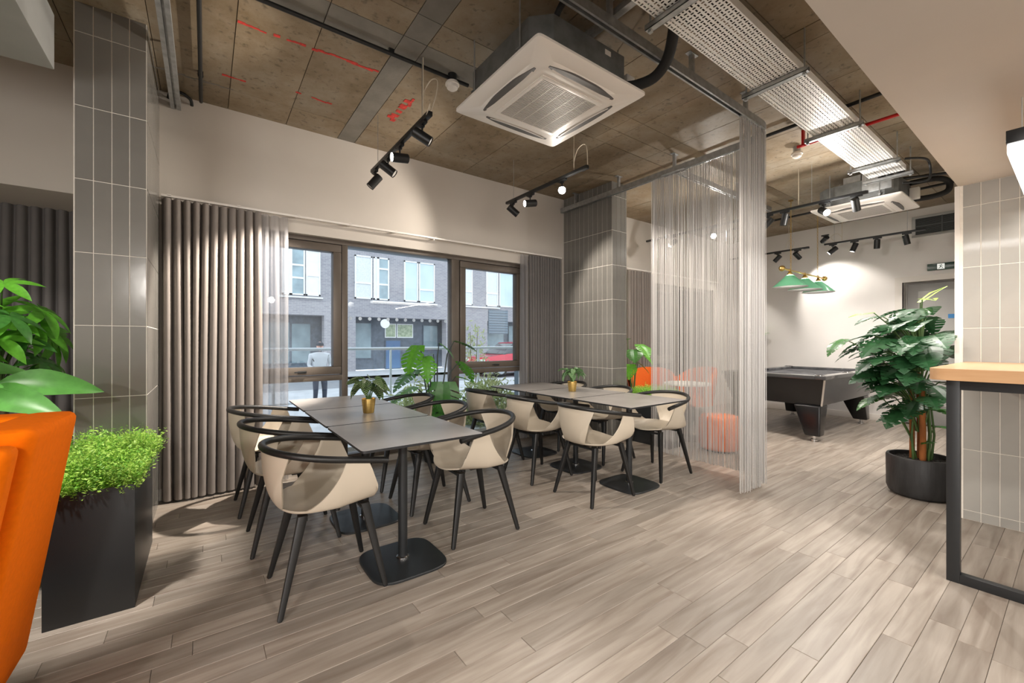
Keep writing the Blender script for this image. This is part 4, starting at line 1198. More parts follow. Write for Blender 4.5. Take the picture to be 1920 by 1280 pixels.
# single sheer run along the second leg, in uneven gathers
leg = [(RX, RY+CR), (RX, 2.86)]
for p in along(leg, .0062, .003, .012, .22):
    if random.random() < .86+.14*sin(p[1]*17): st.append(p)
st += [p for p in along(leg, .010, .004, .016, .31, 2) if random.random() < .8]
st += [p for p in along([(RX+.05, 2.575), (5.2, 2.575)], .022, .004, .012, .3)]
bead_curtain('shimmering silver bead-chain curtain hanging in a curve from the ceiling track', st, .055, ZR-.02)
b = MB()
t2_ = part('curtain_glider', MB().box((3.42, RY-.010, ZR-.036), (3.76, RY+.010, ZR-.026)).box((RX-.010, RY+CR, ZR-.036), (RX+.010, 3.05, ZR-.026)), M['galv'], t)

# ---- cassette air conditioners
def cassette(label, x0, y0, x1, y1, z, body_h, rz=0):
    cx, cy_ = (x0+x1)/2, (y0+y1)/2; h = (x1-x0)/2
    t = thing('air_conditioner', (cx, cy_, z), label, 'air conditioner')
    # body with clipped corners
    c = h-.055; k = .10
    out = [(-c+k, -c), (c-k, -c), (c, -c+k), (c, c-k), (c-k, c), (-c+k, c), (-c, c-k), (-c, -c+k)]
    part('body', MB().prism(out, .025, body_h), M['galvdark'], t, bevel=.004)
    # sloped face plate with a round-cornered frame
    b = MB(); rows = []
    n = 64
    for (f, zz, e, rr) in ((1.0, .024, 40, h), (1.0, .010, 40, h), (.985, .004, 30, h), (.80, -.006, 7, h), (.775, -.020, 6, h), (.70, -.026, 6, h), (.56, -.026, 8, h)):
        rows.append([(x*f, y*f, zz) for x, y in squircle(h, h, e, n)])
    vs = [p for r_ in rows for p in r_]
    fs = [((i+1)*n+k_, (i+1)*n+(k_+1) % n, i*n+(k_+1) % n, i*n+k_) for i in range(len(rows)-1) for k_ in range(n)]
    fs.append(tuple((len(rows)-1)*n+k_ for k_ in range(n-1, -1, -1))); fs.append(tuple(range(n)))
    part('face_plate', b.add(vs, fs), M['white'], t, smooth=35)
    # four crescent outlets, solid pieces with the recess shade as their colour, and flaps
    for q in range(4):
        R = Matrix.Rotation(q*pi/2, 4, 'Z'); b = MB(); L_ = h*.60; m = 18; inner = []; outer = []
        for i in range(m+1):
            u = -1+2*i/m; x = u*L_; bow = h*.80-.004
            outer.append((x, bow-.012*abs(u)**3*4*.5)); inner.append((x, h*.80-.088*(1-u*u)-.040*abs(u)**3))
        pts = outer+inner[::-1]
        b.prism([(x, y) for x, y in pts], -.0255, -.012, mt=R)
        part('air_outlet', b, M['slotgrey'], t)
        fb = MB()
        P = []
        for i in range(m+1):
            u = -1+2*i/m; x = u*L_*.90; yy = h*.80-.040-.012*(1-u*u)
            P.append([(x, yy-.008, -.030), (x, yy+.006, -.0275)])
        fb.grid(P); fb.v = [tuple(R @ Vector(p)) for p in fb.v]
        fo = part('flap', fb, M['white'], t)
    g = MB(); a = h*.50
    part('grille_frame', MB().box((-a-.03, -a-.03, -.030), (a+.03, -a, -.024)).box((-a-.03, a, -.030), (a+.03, a+.03, -.024)).box((-a-.03, -a, -.030), (-a, a, -.024)).box((a, -a, -.030), (a+.03, a, -.024)), M['white'], t, bevel=.002)
    part('grille_back', MB().box((-a, -a, -.0265), (a, a, -.0255)), M['slotgrey'], t)
    ns = 36
    for i in range(ns):
        y = -a+2*a*(i+.5)/ns; g.box((-a, y-.0035, -.031), (a, y+.0035, -.0275))
    for i in range(1, 5):
        x = -a+2*a*i/5; g.box((x-.004, -a, -.0315), (x+.004, a, -.0272))
    part('grille', g, M['whitegrille'], t)
    for (x, y) in ((-c-.02, -c*.62), (c+.02, -c*.62), (-c-.02, c*.62), (c+.02, c*.62)):
        part('hanging_rod', MB().tube([(x, y, .06), (x, y, H-z)], .005, 6).box((x-.02, y-.015, .055), (x+.03 if x < 0 else x+.02, y+.015, .060)).box((x-.009, y-.009, .04), (x+.009, y+.009, .055)), M['galv'], t)
    return t, c
t, c = cassette('large white cassette air conditioner hanging above the near tables', 1.40, 1.68, 2.31, 2.59, 2.85, .225)
part('drain_pump', MB().box((c+.005, -.34, .06), (c+.085, -.22, .19)).lathe([(.018, .03), (.018, .06), (.014, .0601)], 12, (c+.03, -.30, 0)).lathe([(.018, .03), (.018, .06)], 12, (c+.06, -.26, 0)), M['white'], t, bevel=.01)
part('rating_label', MB().box((c*.3, -c-.002, .17), (c*.3+.05, -c, .20)), M['trim'], t)
t, c = cassette('smaller-looking white cassette air conditioner in the pool room beside the cable tray', 6.03, 1.16, 6.88, 2.01, 2.85, .26)
part('drain_pump', MB().box((c*.4, -c-.09, .06), (c*.6, -c-.005, .19)), M['white'], t, bevel=.01)
part('junction_box', MB().box((-c-.02, -c*.9, .10), (-c+.20, -c*.2, .32)).box((-c+.02, -c*.15, .12), (-c+.2, c*.3, .34)), M['galv'], t, bevel=.004)

def tube_thing(name, label, cat, pts, r_, m, n=10, smooth=60, group=None, clips=None, clipm=None):
    """smooth a polyline with Catmull-Rom and sweep it"""
    P = [Vector(p) for p in pts]
    if len(P) > 2:
        Q = []
        for i in range(len(P)-1):
            p0 = P[max(i-1, 0)]; p1 = P[i]; p2 = P[i+1]; p3 = P[min(i+2, len(P)-1)]
            for k in range(6):
                u = k/6; Q.append(.5*((2*p1)+(-p0+p2)*u+(2*p0-5*p1+4*p2-p3)*u*u+(-p0+3*p1-3*p2+p3)*u**3))
        Q.append(P[-1])
    else: Q = P
    o = part(name, MB().tube(Q, r_, n), m, smooth=smooth); tag(o, label, cat, group)
    for cpt in (clips or []):
        part('clip', MB().box((cpt[0]-.017, cpt[1]-.010, cpt[2]+.0), (cpt[0]+.017, cpt[1]+.010, H-.001)), clipm or M['black'], o)
    return o
# pipes and conduits
tube_thing('insulated_pipe', 'thick black insulated pipe curving from the near air conditioner up to the cable tray', 'pipe', [(2.20, 1.80, 2.93), (2.29, 1.76, 2.95), (2.36, 1.66, 2.98), (2.34, 1.55, 3.03), (2.24, 1.44, 3.10), (2.12, 1.36, 3.10), (2.10, 1.30, 3.08)], .034, M['blacksoft'], 14)
tube_thing('cable', 'thin black cable looping beside the near air conditioner', 'cable', [(2.24, 1.92, 3.05), (2.28, 1.90, 3.10), (2.33, 1.86, 3.06), (2.34, 1.82, 2.98), (2.30, 1.80, 2.95)], .006, M['black'])
tube_thing('insulated_pipe', 'black pipe rising behind the near air conditioner', 'pipe', [(1.64, 1.86, 3.06), (1.60, 1.74, 3.12), (1.62, 1.62, 3.2), (1.60, 1.50, 3.22)], .018, M['blacksoft'])
tube_thing('conduit', 'straight black conduit across the ceiling from the top left to the near air conditioner', 'conduit', [(-1.2, 2.785, 3.215), (1.62, 2.785, 3.215)], .014, M['black'], clips=[(1.02, 2.785, 3.21), (.1, 2.785, 3.21)])
tube_thing('conduit', 'black cable conduit running to the wall behind the left tiled column', 'conduit', [(-.03, .6, 3.215), (-.03, 4.26, 3.215)], .013, M['black'], clips=[(-.03, 2.9, 3.21), (-.03, 3.85, 3.21), (-.03, 1.9, 3.21)])
tube_thing('cable', 'short black cable loop in the corner above the taupe drape', 'cable', [(-.24, 4.32, 3.20), (-.22, 4.28, 3.235), (-.16, 4.25, 3.24), (-.10, 4.28, 3.22), (-.09, 4.32, 3.19)], .012, M['black'])
o = tag(part('steel_channel', MB().box((-.225, .9, 3.125), (-.20, 4.32, 3.165)).box((-.185, .9, 3.125), (-.16, 4.32, 3.165)).box((-.20, .9, 3.155), (-.185, 4.32, 3.165)), M['galv']), 'grey steel channel under the ceiling beside the left tiled column', 'steel channel')
for y in (1.5, 3.6): part('hanger', MB().box((-.20, y-.008, 3.165), (-.184, y+.008, H-.003)), M['galv'], o)
tag(part('steel_channel', MB().box((1.93, 1.44, 3.17), (1.975, 2.06, 3.21)), M['galv'], bevel=.003), 'short steel channel crossing above the near air conditioner', 'steel channel')
for k, (x, lab) in enumerate(((4.27, 'black conduit crossing the ceiling above the bead curtain'), (7.35, 'black conduit crossing the ceiling above the pool table'))):
    tube_thing('conduit', lab, 'conduit', [(x, .5, 3.205), (x+.05, 4.2, 3.205)], .016, M['black'], clips=[(x, 1.5, 3.2)])
tube_thing('sprinkler_pipe', 'red sprinkler pipe crossing above the cable tray', 'pipe', [(4.56, .56, 3.11), (4.55, 1.62, 3.11)], .014, M['red'], clips=[(4.55, 1.57, 3.1)], clipm=M['red'])
tube_thing('conduit', 'white conduit under the ceiling right of the pool-room air conditioner', 'conduit', [(6.75, .5, 3.20), (6.85, 1.9, 3.20)], .016, M['cable'])
tube_thing('insulated_pipe', 'black pipe looping from the pool-room air conditioner', 'pipe', [(6.70, 1.22, 2.93), (6.76, 1.05, 2.93), (6.84, .93, 2.98), (6.84, .92, 3.08), (6.74, 1.0, 3.12), (6.62, 1.2, 3.10)], .030, M['blacksoft'], 12)
tube_thing('conduit', 'angular black conduit beside the pool-room end of the cable tray', 'conduit', [(5.75, 1.08, 3.12), (5.95, .98, 3.14), (6.10, .96, 3.12), (6.12, .96, 2.98), (6.10, 1.02, 2.95), (6.0, 1.15, 2.95)], .011, M['black'])
tube_thing('conduit', 'black conduit running into the bulkhead past the pool-room air conditioner', 'conduit', [(6.5, 1.25, 3.14), (6.9, .5, 3.14)], .015, M['black'])

# ---- smoke detectors
def detector(label, x, y, z, m=None):
    t = thing('smoke_detector', (x, y, z), label, 'smoke detector')
    part('base', MB().lathe([(.0001, 0), (.045, 0), (.052, -.012), (.052, -.022), (.0001, -.022)], 28), M['white'], t, smooth=35)
    part('sensor', MB().lathe([(.044, -.022), (.040, -.045), (.026, -.056), (.0001, -.058)], 28), M['white'], t, smooth=35)
    if z < H-.01: part('backbox', MB().lathe([(.034, 0), (.034, H-z-.002)], 20), m or M['black'], t, smooth=35)
    return t
detector('white smoke detector at the end of the red pipe', 4.88, 1.74, 3.19, M['galv'])
detector('white smoke detector on the black conduit left of the near air conditioner', 1.485, 2.785, 3.19)

# ---- perforated cable tray
t = thing('cable_tray', (0, 0, 0), 'long perforated zinc cable tray hung from the ceiling along the room', 'cable tray')
TX0, TX1, TY0, TY1, TZ = -.2, 5.74, 1.075, 1.365, 3.0
cell = .0242; ncol = 12; V = []; F = []
for i in range(int((TX1-TX0)/cell)):
    for j in range(ncol):
        x = TX0+i*cell; y = TY0+j*cell; cx, cy_ = x+cell/2, y+cell/2
        if (i+j) % 2: a_, c_ = .0095, .0042
        else: a_, c_ = .0048, .0085
        if (i % 2 == 0 and j % 3 == 1) : a_, c_ = .0048, .0048
        o = len(V)
        V += [(x, y, TZ), (x+cell, y, TZ), (x+cell, y+cell, TZ), (x, y+cell, TZ), (cx-a_, cy_-c_, TZ), (cx+a_, cy_-c_, TZ), (cx+a_, cy_+c_, TZ), (cx-a_, cy_+c_, TZ)]
        F += [(o, o+4, o+5, o+1), (o+1, o+5, o+6, o+2), (o+2, o+6, o+7, o+3), (o+3, o+7, o+4, o)]
b = MB(); b.v = V; b.f = F; b.mi = [0]*len(F)
TYE = TY0+ncol*cell
b.box((TX0, TY0-.002, TZ), (TX1, TY0, TZ+.05)); b.box((TX0, TYE, TZ), (TX1, TYE+.002, TZ+.05))
b.box((TX0, TY0, TZ+.048), (TX1, TY0+.01, TZ+.05)); b.box((TX0, TYE-.01, TZ+.048), (TX1, TYE, TZ+.05))
part('tray', b, M['tray'], t)
for x in (.86, 1.97, 3.07, 4.18, 5.29, 5.80):
    s_ = MB().box((x-.02, 1.03, TZ-.034), (x+.02, 1.43, TZ-.030)).box((x-.02, 1.03, TZ-.034), (x-.017, 1.43, TZ-.004)).box((x+.017, 1.03, TZ-.034), (x+.02, 1.43, TZ-.004))
    s_.box((x-.02, 1.03, TZ-.006), (x-.008, 1.43, TZ-.003)).box((x+.008, 1.03, TZ-.006), (x+.02, 1.43, TZ-.003))
    so = part('strut', s_, M['galv'], t)
    for y in (1.052, 1.408):
        part('threaded_rod', MB().tube([(x, y, TZ-.05), (x, y, H)], .0055, 8).box((x-.010, y-.010, TZ-.048), (x+.010, y+.010, TZ-.036)), M['galv'], so)
for (y, r_) in ((1.14, .030), (1.22, .024), (1.29, .030)):  # pipes added inside the tray so that its holes look dark
    tube_thing('insulated_pipe', {1.14: 'black lagged pipe added to darken the cable tray holes, on the bulkhead side', 1.22: 'thinner black lagged pipe added to darken the cable tray holes, in the middle', 1.29: 'black lagged pipe added to darken the cable tray holes, on the window side'}[y], 'pipe', [(TX0, y, TZ+.004+r_), (5.9, y, TZ+.004+r_)], r_, M['blacksoft'], 10)

# ---- boxed fan unit at the top left
t = thing('fan_coil_unit', (-1.25, 2.95, 2.74), 'grey sheet-metal fan unit hanging in the top left corner', 'fan unit')
part('casing', MB().box((-.55, -.55, 0), (.585, .37, .30)), mat('pale_sheet_metal', (.42, .43, .42), .45, .3, var=.05), t, bevel=.006)
part('access_panel', MB().box((-.5, -.35, -.006), (.40, .12, 0)), mat('pale_sheet_metal_lid', (.46, .47, .46), .45, .3), t, bevel=.004)
part('latch', MB().box((.40, -.06, -.014), (.43, -.03, 0)), M['galv'], t)
for (x, y) in ((.5, -.5), (.5, .3), (-.5, .3)): part('hanging_rod', MB().tube([(x, y, .29), (x, y, H-2.74)], .006, 6), M['galv'], t)

# ---- track lights
def track(label, x, y0, y1, z, cables, group=None, rodrange=()):
    t = thing('lighting_track', (x, (y0+y1)/2, z), label, 'lighting track'); h = (y1-y0)/2
    part('rail', MB().box((-.017, -h, -.009), (.017, h, .017)), M['black'], t, bevel=.002)
    part('live_end', MB().box((-.0165, -h-.012, -.016), (.0165, -h+.07, .015)), M['black'], t, bevel=.003)
    for y in rodrange:
        part('suspension_wire', MB().tube([(0, y, .015), (0, y, H-z)], .0022, 5), M['galv'], t)
    for pts in cables:
        P = [Vector(p) for p in pts]; Q = []
        for i in range(len(P)-1):
            p0 = P[max(i-1, 0)]; p1 = P[i]; p2 = P[i+1]; p3 = P[min(i+2, len(P)-1)]
            for k in range(6):
                u = k/6; Q.append(.5*((2*p1)+(-p0+p2)*u+(2*p0-5*p1+4*p2-p3)*u*u+(-p0+3*p1-3*p2+p3)*u**3))
        Q.append(P[-1]); part('power_cable', MB().tube(Q, .0038, 6), M['cable'], t, smooth=60)
    return t
SPOTS = []
def spotlight(label, x, y, ztrack, dirv, lit, energy=0, angle=70, color=WARM, drop=.085, blend=.5, L_=.135, R=.036):
    d = Vector(dirv).normalized()
    t = thing('spotlight', (x, y, ztrack), label, 'spotlight', 'black cylinder spotlights on the ceiling tracks')
    part('adapter', MB().box((-.015, -.055, -.030), (.015, .045, -.009)).box((-.012, -.018, -.045), (.012, .018, -.030)), M['black'], t, bevel=.003)
    part('stem', MB().tube([(0, 0, -.040), (0, 0, -drop)], .0065, 8), M['black'], t)
    piv = Vector((0, 0, -drop-.022)); a = piv-d*L_*.5; q = piv+d*L_*.5
    rot = d.to_track_quat('Z', 'Y').to_matrix().to_4x4()
    prof = [(.0001, 0), (R-.004, 0), (R, .004), (R, L_-.001), (R-.0025, L_), (R-.004, L_-.006), (R-.004, L_-.012)]
    mt = Matrix.Translation(a) @ rot
    part('body', MB().lathe(prof, 28, mt=mt), M['black'], t, smooth=35)
    lens = {0: M['unlit'], 1: M['lit'], 2: M['litbright']}[lit]
    part('lens', MB().lathe([(R-.0035, L_-.007), (R*.4, L_-.0065), (.0001, L_-.006)], 24, mt=mt), lens, t)
    if lit == 2:
        lamp('POINT', Vector((x, y, ztrack))+q+d*.02, (4 if x < 3 else 16)*LK, color, .03, name='spotlight_glare')
    if energy:
        lamp('SPOT', Vector((x, y, ztrack))+q+d*.012, energy*LK, color, .03, Vector((x, y, ztrack))+q+d*2, angle, blend, name='spotlight_beam')
    return t
def vd(r_, f, u): return RT*r_+FW*f+UP*u
ZT_ = 2.80
track('short black track hanging nearest, left of the air conditioner', 1.225, 2.62, 3.83, ZT_, [[(0, -.50, .44), (0, -.50, .25), (0, -.50, .06), (.0, -.53, .02)], [(0, -.50, .12), (.02, -.47, .22), (.05, -.52, .29), (.06, -.60, .25), (.045, -.61, .14), (.01, -.60, .02)], [(.02, -.52, .05), (-.01, -.57, -.005), (-.02, -.64, .03), (0, -.61, .07), (0, -.60, .01)]], rodrange=(-.48, .45))
spotlight('front spotlight of the nearest track, unlit rim to the lower right', 1.225, 2.74, ZT_, vd(.72, .15, -.42), 0, 60, 60)
spotlight('lit spotlight of the nearest track, its bright lens facing left', 1.225, 3.16, ZT_, vd(-.80, -.62, -.16), 1, 26, 100)
spotlight('third spotlight of the nearest track, just right of the rearmost one', 1.225, 3.42, ZT_, vd(.72, .10, -.55), 0, 50, 75)
spotlight('rearmost spotlight of the nearest track, pointing down to the left', 1.225, 3.76, ZT_, vd(-1.245, -.33, -1.6), 0, 230, 60)
track('black track over the far tables with a dazzling lamp', 2.72, 2.60, 3.82, ZT_, [[(0, -.45, .44), (0, -.45, .2), (0, -.45, .05)], [(0, -.45, .1), (.0, -.50, .20), (0, -.60, .20), (.0, -.62, .02)]], rodrange=(-.45, .48))
spotlight('dazzling bright spotlight in front of the second tiled column', 2.72, 2.92, ZT_, vd(-.10, -.92, -.40), 2, 90, 66)
spotlight('lit spotlight at the left part of the far-table track', 2.72, 3.40, ZT_, vd(-.86, -.40, -.18), 1, 30, 100)
spotlight('unlit spotlight at the left end of the far-table track', 2.72, 3.70, ZT_, vd(.66, .2, -.52), 0, 50, 75)
track('long black track across the pool room in front of the cassette unit', 5.50, 1.33, 4.0, ZT_, [[(0, -.72, .44), (0, -.72, .2), (0, -.72, .03)], [(0, .05, .44), (0, .05, .25), (0, .10, .10), (0, .3, .02)]], rodrange=(-.85, .85))
spotlight('spotlight at the left of the pool-room front track, half behind the bead curtain', 5.50, 2.27, ZT_, vd(-.5, .5, -.7), 0, 0)
spotlight('spotlight hanging nearly upright on the pool-room front track', 5.50, 2.09, ZT_, vd(-.1, .2, -1), 0, 30, 90, NEUT)
spotlight('glaring bright spotlight on the pool-room front track', 5.50, 1.70, ZT_, vd(-.15, -.9, -.5), 2, 50, 70, NEUT)
spotlight('dark spotlight at the right end of the pool-room front track', 5.50, 1.42, ZT_, vd(.45, .35, -.75), 0, 30, 85, NEUT)
spotlight('bright spotlight seen through the bead curtain', 5.50, 2.95, ZT_, vd(-.3, -.85, -.5), 2, 35, 70, NEUT)
spotlight('small spotlight seen through the bead curtain, left of the bright one', 5.50, 3.55, ZT_, vd(-.7, -.1, -.6), 1, 30, 90, NEUT)
track('left black track on the pool-room back wall, behind the green lamps', 7.98, 2.68, 3.95, ZT_, [[(0, -.35, .44), (0, -.35, .2), (0, -.35, .03)], [(0, -.3, .05), (0, -.34, .16), (0, -.42, .14), (0, -.40, .03)]], rodrange=(-.4, .4))
spotlight('lit spotlight left of the lamp chain on the back-wall track', 7.98, 3.14, ZT_, vd(-.5, .5, -.72), 1, 18, 85, NEUT)
spotlight('unlit spotlight right of the lamp chain on the back-wall track', 7.98, 2.84, ZT_, vd(.65, .1, -.55), 0, 25, 80, NEUT)
spotlight('spotlight cut by the bead curtain on the back-wall track', 7.98, 3.42, ZT_, vd(-.1, .3, -.9), 0, 14, 85, NEUT)
track('right black track on the pool-room back wall, reaching the vent grille', 7.98, 1.30, 2.46, ZT_, [[(0, .35, .44), (0, .35, .2), (0, .35, .03)], [(0, .35, .08), (0, .42, .15), (0, .50, .10), (0, .42, .01)]], rodrange=(-.4, .45))
for (y, dv, lab) in ((2.35, vd(-.45, .25, -.42), 'leftmost of the four lit spotlights on the right back-wall track'), (2.08, vd(-.22, .15, -.7), 'second from the left of the four lit spotlights on the right back-wall track'),
                     (1.81, vd(.05, .1, -.8), 'third from the left of the four lit spotlights on the right back-wall track'), (1.49, vd(.22, .0, -.8), 'rightmost lit spotlight, nearest the vent grille')):
    spotlight(lab, 7.98, y, ZT_, dv, 1, 3.6, 85, NEUT)
spotlight('dark round spotlight seen end-on below the pool-room cassette unit', 7.98, 2.455, ZT_+.17, vd(.1, .6, -.2), 0, 0, drop=.06)

# ---- linear pendant over the bar table
t = thing('linear_pendant', (3.6, .17, 2.10), 'black linear light with white diffuser at the right edge', 'pendant light')
part('housing', MB().box((-.85, -.028, .0), (1.3, .030, .055)), M['black'], t, bevel=.002)
part('diffuser', MB().box((-.845, -.026, -.045), (1.3, .027, -.0005)), M['linear'], t, bevel=.004)
for x in (-.6, .9): part('suspension_wire', MB().tube([(x, 0, .05), (x, 0, .272)], .0015, 5), M['galv'], t)

# ---- brass bar with three green shades over the pool table
t = thing('pool_lamp', (7.16, 2.45, 2.26), 'brass hanging bar with three green conical shades above the pool table', 'pendant light')
part('bar', MB().tube([(-.76, 0, 0), (.77, 0, 0)], .012, 12), M['brass'], t, smooth=50)
for x in (-.79, .79): part('ball', MB().lathe([(.0001, -.04)]+[(.04*cos(a), .04*sin(a)) for a in [-pi/2+pi*k/10 for k in range(1, 10)]]+[(.0001, .04)], 20, (x, 0, 0)), M['brass'], t, smooth=180)
for i, x in enumerate((-.53, 0, .53)):
    sh = part('shade', MB().lathe([(.030, -.06), (.05, -.075), (.215, -.235)], 40, (x, 0, 0)), M['shade'], t, smooth=180)
    part('shade_lining', MB().lathe([(.048, -.078), (.211, -.238), (.215, -.235)], 40, (x, 0, 0)), M['shadein'], sh, smooth=180)
    part('bulb', MB().lathe([(.012, -.08), (.03, -.13), (.026, -.16), (.0001, -.175)], 16, (x, 0, 0)), emis('bulb_glow', (1, .93, .82), 9), sh, smooth=180)
    part('gallery', MB().lathe([(.010, .02), (.014, .0), (.022, -.03), (.034, -.045), (.032, -.065)], 18, (x, 0, 0)), M['brass'], t, smooth=50)
    lamp('POINT', (7.16+x, 2.45, 2.06), 2.2*LK, NEUT, .03, name='pool_lamp_light')
for x in (-.50, .50):
    cb = MB(); zz = .01; k = 0
    while zz < H-2.26-.02:
        R = Matrix.Translation((x, 0, zz+.016)) @ Matrix.Rotation(pi/2*(k % 2), 4, 'Z') @ Matrix.Rotation(pi/2, 4, 'X')
        pts = [R @ Vector((.008*cos(a), .016*sin(a), 0)) for a in [2*pi*j/8 for j in range(8)]]
        cb.tube(pts, .0022, 4, closed=True); zz += .026; k += 1
    part('chain', cb, M['brass'], t)
    part('ceiling_hook', MB().lathe([(.03, H-2.26-.012), (.03, H-2.26-.001), (.0001, H-2.26-.001)], 16, (x, 0, 0)), M['brass'], t)

# ---- vent grille and exit sign on the back wall
t = thing('vent_grille', (XB-.012, 1.10, 2.98), 'dark slatted ventilation grille high on the pool-room back wall', 'vent')
part('frame', MB().box((-.01, -.45, -.155), (.012, .45, -.12)).box((-.01, -.45, .12), (.012, .45, .155)).box((-.01, -.45, -.12), (.012, -.41, .12)).box((-.01, .41, -.12), (.012, .45, .12)), mat('grey_vent_frame', (.42, .42, .41), .5), t, bevel=.002)
part('backing', MB().box((.006, -.41, -.12), (.011, .41, .12)), M['darkgap'], t)
vg = mat('vent_slat', (.09, .10, .10), .5)
for k in range(14):
    z = -.11+k*.017
    part('slat', MB().box((-.004, -.41, z), (.006, .41, z+.006), mt=None), vg, t)
part('divider', MB().box((-.008, .12, -.12), (-.004, .135, .12)).box((-.008, -.41, .0), (-.004, .41, .008)), vg, t)
t = thing('exit_sign', (XB-.03, 1.14, 2.35), 'dark green illuminated exit sign with a running man, above the door', 'sign')
part('housing', MB().box((-.02, -.24, -.048), (.03, .24, .048)), mat('exit_green', (.012, .045, .03), .25), t, bevel=.004)
def man(b, y, z, s, x):
    def bar(p, q, w_):
        p, q = Vector(p), Vector(q); d = (q-p).normalized(); nn = Vector((-d.y, d.x))*w_
        b.add([(x, y+(a.x)*s, z+a.y*s) for a in (p+nn, q+nn, q-nn, p-nn)], [(3, 2, 1, 0)])
    n = 8; b.add([(x, y+(-.12+.11*cos(2*pi*k/n))*s, z+(.62+.11*sin(2*pi*k/n))*s) for k in range(n)], [tuple(range(n-1, -1, -1))])
    for (p, q, w_) in (((-.05, .45), (.10, .0), .10), ((-.05, .42), (-.35, .25), .05), ((-.35, .25), (-.45, .42), .05), ((0, .42), (.30, .40), .05), ((.30, .40), (.42, .20), .05), ((.08, .02), (-.28, -.12), .07), ((-.28, -.12), (-.35, -.42), .06), ((.10, .0), (.25, -.30), .07), ((.25, -.30), (.52, -.38), .06)): bar(p, q, w_)
for yy in (.095,):
    pl = part('pictogram_panel', MB().box((-.0225, yy-.038, -.038), (-.0205, yy+.038, .038)), emis('exit_panel_white', (.78, .82, .78), .25), t)
    b = MB(); man(b, yy, -.006, .052, -.0232); part('pictogram', b, mat('exit_figure', (.01, .05, .03), .5), pl)
# ============================================================ STREET OUTSIDE
part_ = struct('ground', MB().box((-25, 4.64, -.30), (60, 13.0, -.12)).box((-25, 17.0, -.30), (60, 20.2, -.12)), M['pave'])
struct('road', MB().box((-25, 13.0, -.34), (60, 17.0, -.22)), M['road'])
struct('kerb', MB().box((-25, 12.85, -.3), (60, 13.0, -.115)).box((-25, 17.0, -.3), (60, 17.15, -.115)), M['pave'])
FY = 20.0
bt = thing('brick_building', (8, FY, 0), 'grey brick building with white framed windows across the street', 'building')
def bb(a, c): return (a[0]-8, a[1]-FY, a[2]), (c[0]-8, c[1]-FY, c[2])
wb = MB()
REC = [(1.75, 4.27, -.1, 2.36), (5.63, 10.3, -.1, 2.42), (12.9, 17.5, -.1, 2.42)]
wb.box(*bb((-24, FY, 2.42), (44, FY+.5, 11)))
xe = -24
for (a, c, z0, z1) in REC:
    wb.box(*bb((xe, FY, -.12), (a, FY+.5, 2.42))); xe = c
wb.box(*bb((xe, FY, -.12), (44, FY+.5, 2.42)))
part('wall', wb, M['brick'], bt)
part('recess_wall', MB().box(*bb((1.6, FY+.9, -.12), (18, FY+1.0, 2.6))).box(*bb((1.6, FY+.5, 2.40), (18, FY+1.0, 2.6))), M['bdark'], bt)
def bwin(x0, x1, z0, z1, kind, bars=()):
    t_ = .06
    f = MB().box(*bb((x0, FY-.05, z0), (x1, FY+.02, z0+t_))).box(*bb((x0, FY-.05, z1-t_), (x1, FY+.02, z1))).box(*bb((x0, FY-.05, z0), (x0+t_, FY+.02, z1))).box(*bb((x1-t_, FY-.05, z0), (x1, FY+.02, z1)))
    for z in bars: f.box(*bb((x0, FY-.045, z-.04), (x1, FY+.01, z+.04)))
    fo = part('window_frame', f, M['bwhite'], bt)
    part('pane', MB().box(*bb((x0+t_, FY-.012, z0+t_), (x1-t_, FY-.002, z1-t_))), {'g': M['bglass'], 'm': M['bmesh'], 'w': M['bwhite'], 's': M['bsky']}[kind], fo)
M['bsky'] = mat('painted_sky_glass', (.55, .68, .74), .05, spec=1.0, var=.12, vscale=.8)  # reflected sky painted in as a pale blue base colour
for fl_ in (0, 3.1):
    for (x0, x1, kind, bars) in ((5.58, 6.38, 'm', (4.0,)), (6.45, 6.66, 'w', ()), (6.66, 7.2, 'g', (4.75, 4.0)), (7.96, 8.70, 's', ()), (8.75, 9.62, 's', (3.9,)), (2.60, 2.93, 'w', ()), (2.93, 3.48, 'g', (4.55, 4.0)), (3.52, 4.10, 'w', (4.15,)),
                                 (.2, 1.0, 'g', (4.2,)), (1.05, 1.8, 'w', ()), (11.1, 11.9, 'm', (4.0,)), (12.8, 13.6, 'm', (4.0,)), (13.7, 15.6, 's', ()), (-2.4, -1.2, 'g', (4.2,)), (-5, -4, 's', ()), (17.5, 18.8, 'g', (4.2,)), (20, 21.3, 's', ()), (23, 24.4, 'g', (4.2,))):
        bwin(x0, x1, 3.26+fl_, 5.28+fl_, kind, [z+fl_ for z in bars])
    part('sill', MB().box(*bb((6.4, FY-.10, 3.14+fl_), (9.75, FY, 3.20+fl_))).box(*bb((2.5, FY-.1, 3.14+fl_), (4.2, FY, 3.2+fl_))).box(*bb((11.0, FY-.1, 3.14+fl_), (13.7, FY, 3.2+fl_))), M['bwhite'], bt)
